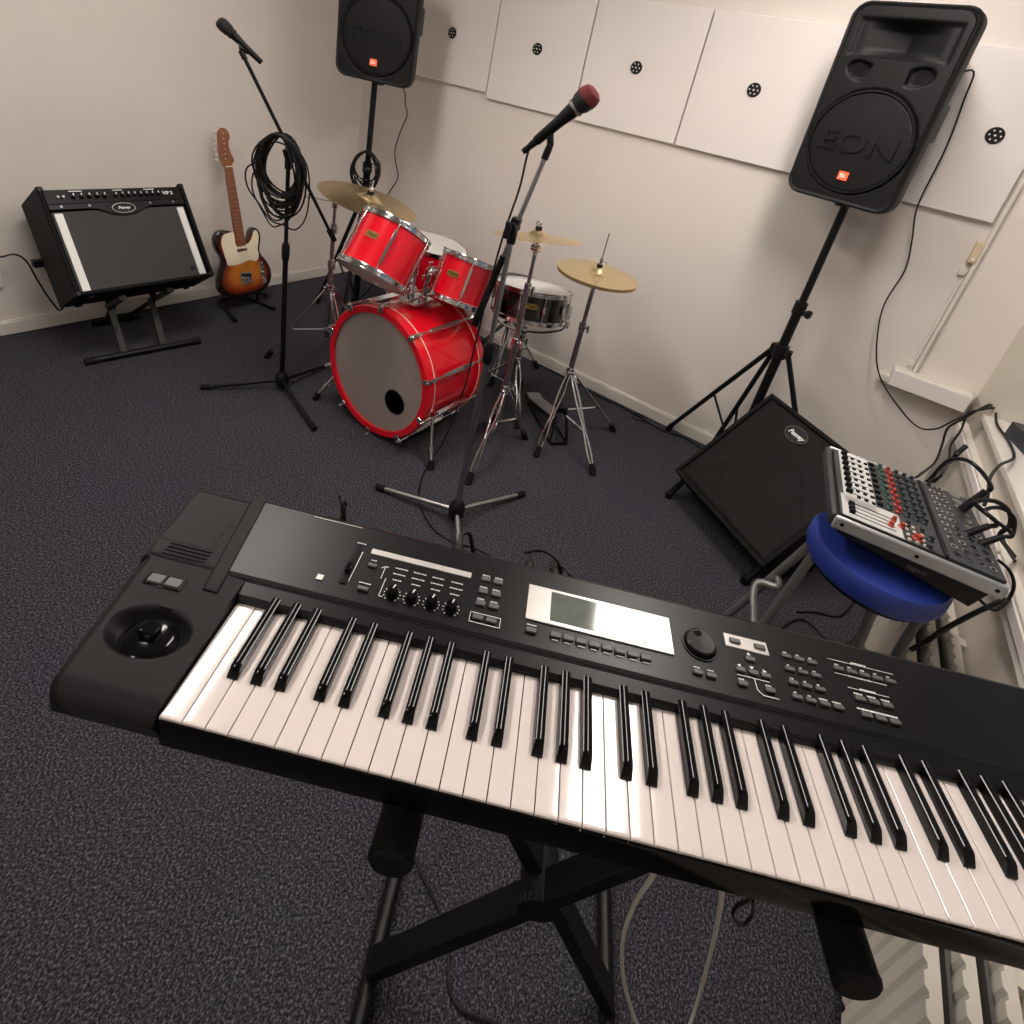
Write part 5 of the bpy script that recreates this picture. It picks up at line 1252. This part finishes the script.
# leads behind the keyboard
kbx = lambda u, w, z: KM @ V((u, w, z))
def rear_lead(label, u, pts, r=.0036, plug=.0085):
    a = kbx(u, .292, .045); d = (KM.to_3x3() @ V((0, 1, 0)))
    g = G(); g.cyl(a, a + d * .045, plug, plug * .75, n=12); g.tube([a + d * .04, a + d * .07] + pts, r, 8, smooth=6); return tag(g.build('keyboard_lead', CABLE), label, 'cable')
rear_lead('black lead plugged into the back left of the keyboard, curling over the rear edge', .045, [kbx(.042, .345, .075), kbx(.050, .330, .085), kbx(.060, .318, .06), kbx(.066, .32, .0), kbx(.07, .34, -.3), kbx(.08, .50, -.60), kbx(.09, .64, -.835), kbx(.12, .78, -.853)])
rear_lead('black lead arching up behind the keyboard display', .345, [kbx(.335, .345, .055), kbx(.365, .352, .06), kbx(.395, .335, .04), kbx(.40, .34, -.1), kbx(.42, .4, -.5), kbx(.42, .62, -.835), kbx(.42 + .03, .74, -.853)], .0026)
rear_lead('second black lead arching behind the keyboard display, right of the first', .385, [kbx(.378, .335, .045), kbx(.395, .34, .05), kbx(.415, .325, .03), kbx(.42, .34, -.1), kbx(.40, .42, -.5), kbx(.40, .62, -.835), kbx(.40 + .03, .74, -.853)], .0026)
rear_lead('dark plug with lead behind the middle of the keyboard by the microphone stand leg', .235, [kbx(.25, .37, .03), kbx(.27, .38, -.1), kbx(.26, .42, -.5), kbx(.26, .62, -.835), kbx(.26 + .03, .74, -.853)], .0036, .010)
cable('floor_cable', 'black cable snaking on the carpet between the stool legs and the keyboard', [at_z(783, 628, .006), at_z(795, 620, .006), at_z(808, 622, .006), at_z(825, 638, .006), at_z(838, 655, .006)], .004)
cable('floor_cable', 'black cable curving on the carpet in the shadow under the mixing desk', [at_z(797, 612, .006), at_z(815, 612, .006), at_z(840, 616, .006), at_z(855, 600, .006)], .004)
cable('wall_side_cable', 'black cable running down beside the radiator end under the stool', [at_z(880, 600, .30), at_z(872, 618, .2), at_z(858, 635, .05), at_z(842, 648, .006)], .0035)

GROUPS = {'wall_panel': 'white boards in a row on the back wall', 'loudspeaker': 'loudspeakers on tripods', 'speaker_stand': 'loudspeaker tripods',
          'microphone': 'vocal microphones', 'microphone_stand': 'boom microphone stands', 'crash_cymbal': 'crash cymbals of the drum kit', 'hi_hat_cymbal': 'hi-hat pair',
          'tom_drum': 'rack toms on the bass drum', 'cymbal_stand': 'cymbal stands of the drum kit', 'conduit_clip': 'clips of the conduit strip', 'white_cable': 'white cable strands under the keyboard',
          'keyboard_lead': 'leads plugged into the back of the keyboard', 'audio_cable': 'leads plugged into the mixing desk', 'corner_cable': 'cables in the window corner', 'floor_cable': 'loose cables on the carpet',
          'skirting_cable': 'cables along the back wall', 'under_desk_cable': 'cables under the mixing desk', 'cable_coil': 'coiled cables hung on stands'}
for o in list(COL.objects):
    k = o.name.split('.')[0]
    if o.parent is None and 'label' in o and k in GROUPS: o['group'] = GROUPS[k]
# ================================================================== world and view
w = bpy.data.worlds.new('world'); SC.world = w; w.use_nodes = True
w.node_tree.nodes['Background'].inputs[0].default_value = (.30, .34, .42, 1); w.node_tree.nodes['Background'].inputs[1].default_value = .25
SC.view_settings.view_transform = 'Standard'; SC.view_settings.look = 'None'; SC.view_settings.gamma = 1
SC.view_settings.use_curve_mapping = False
SC.view_settings.exposure = 1.42
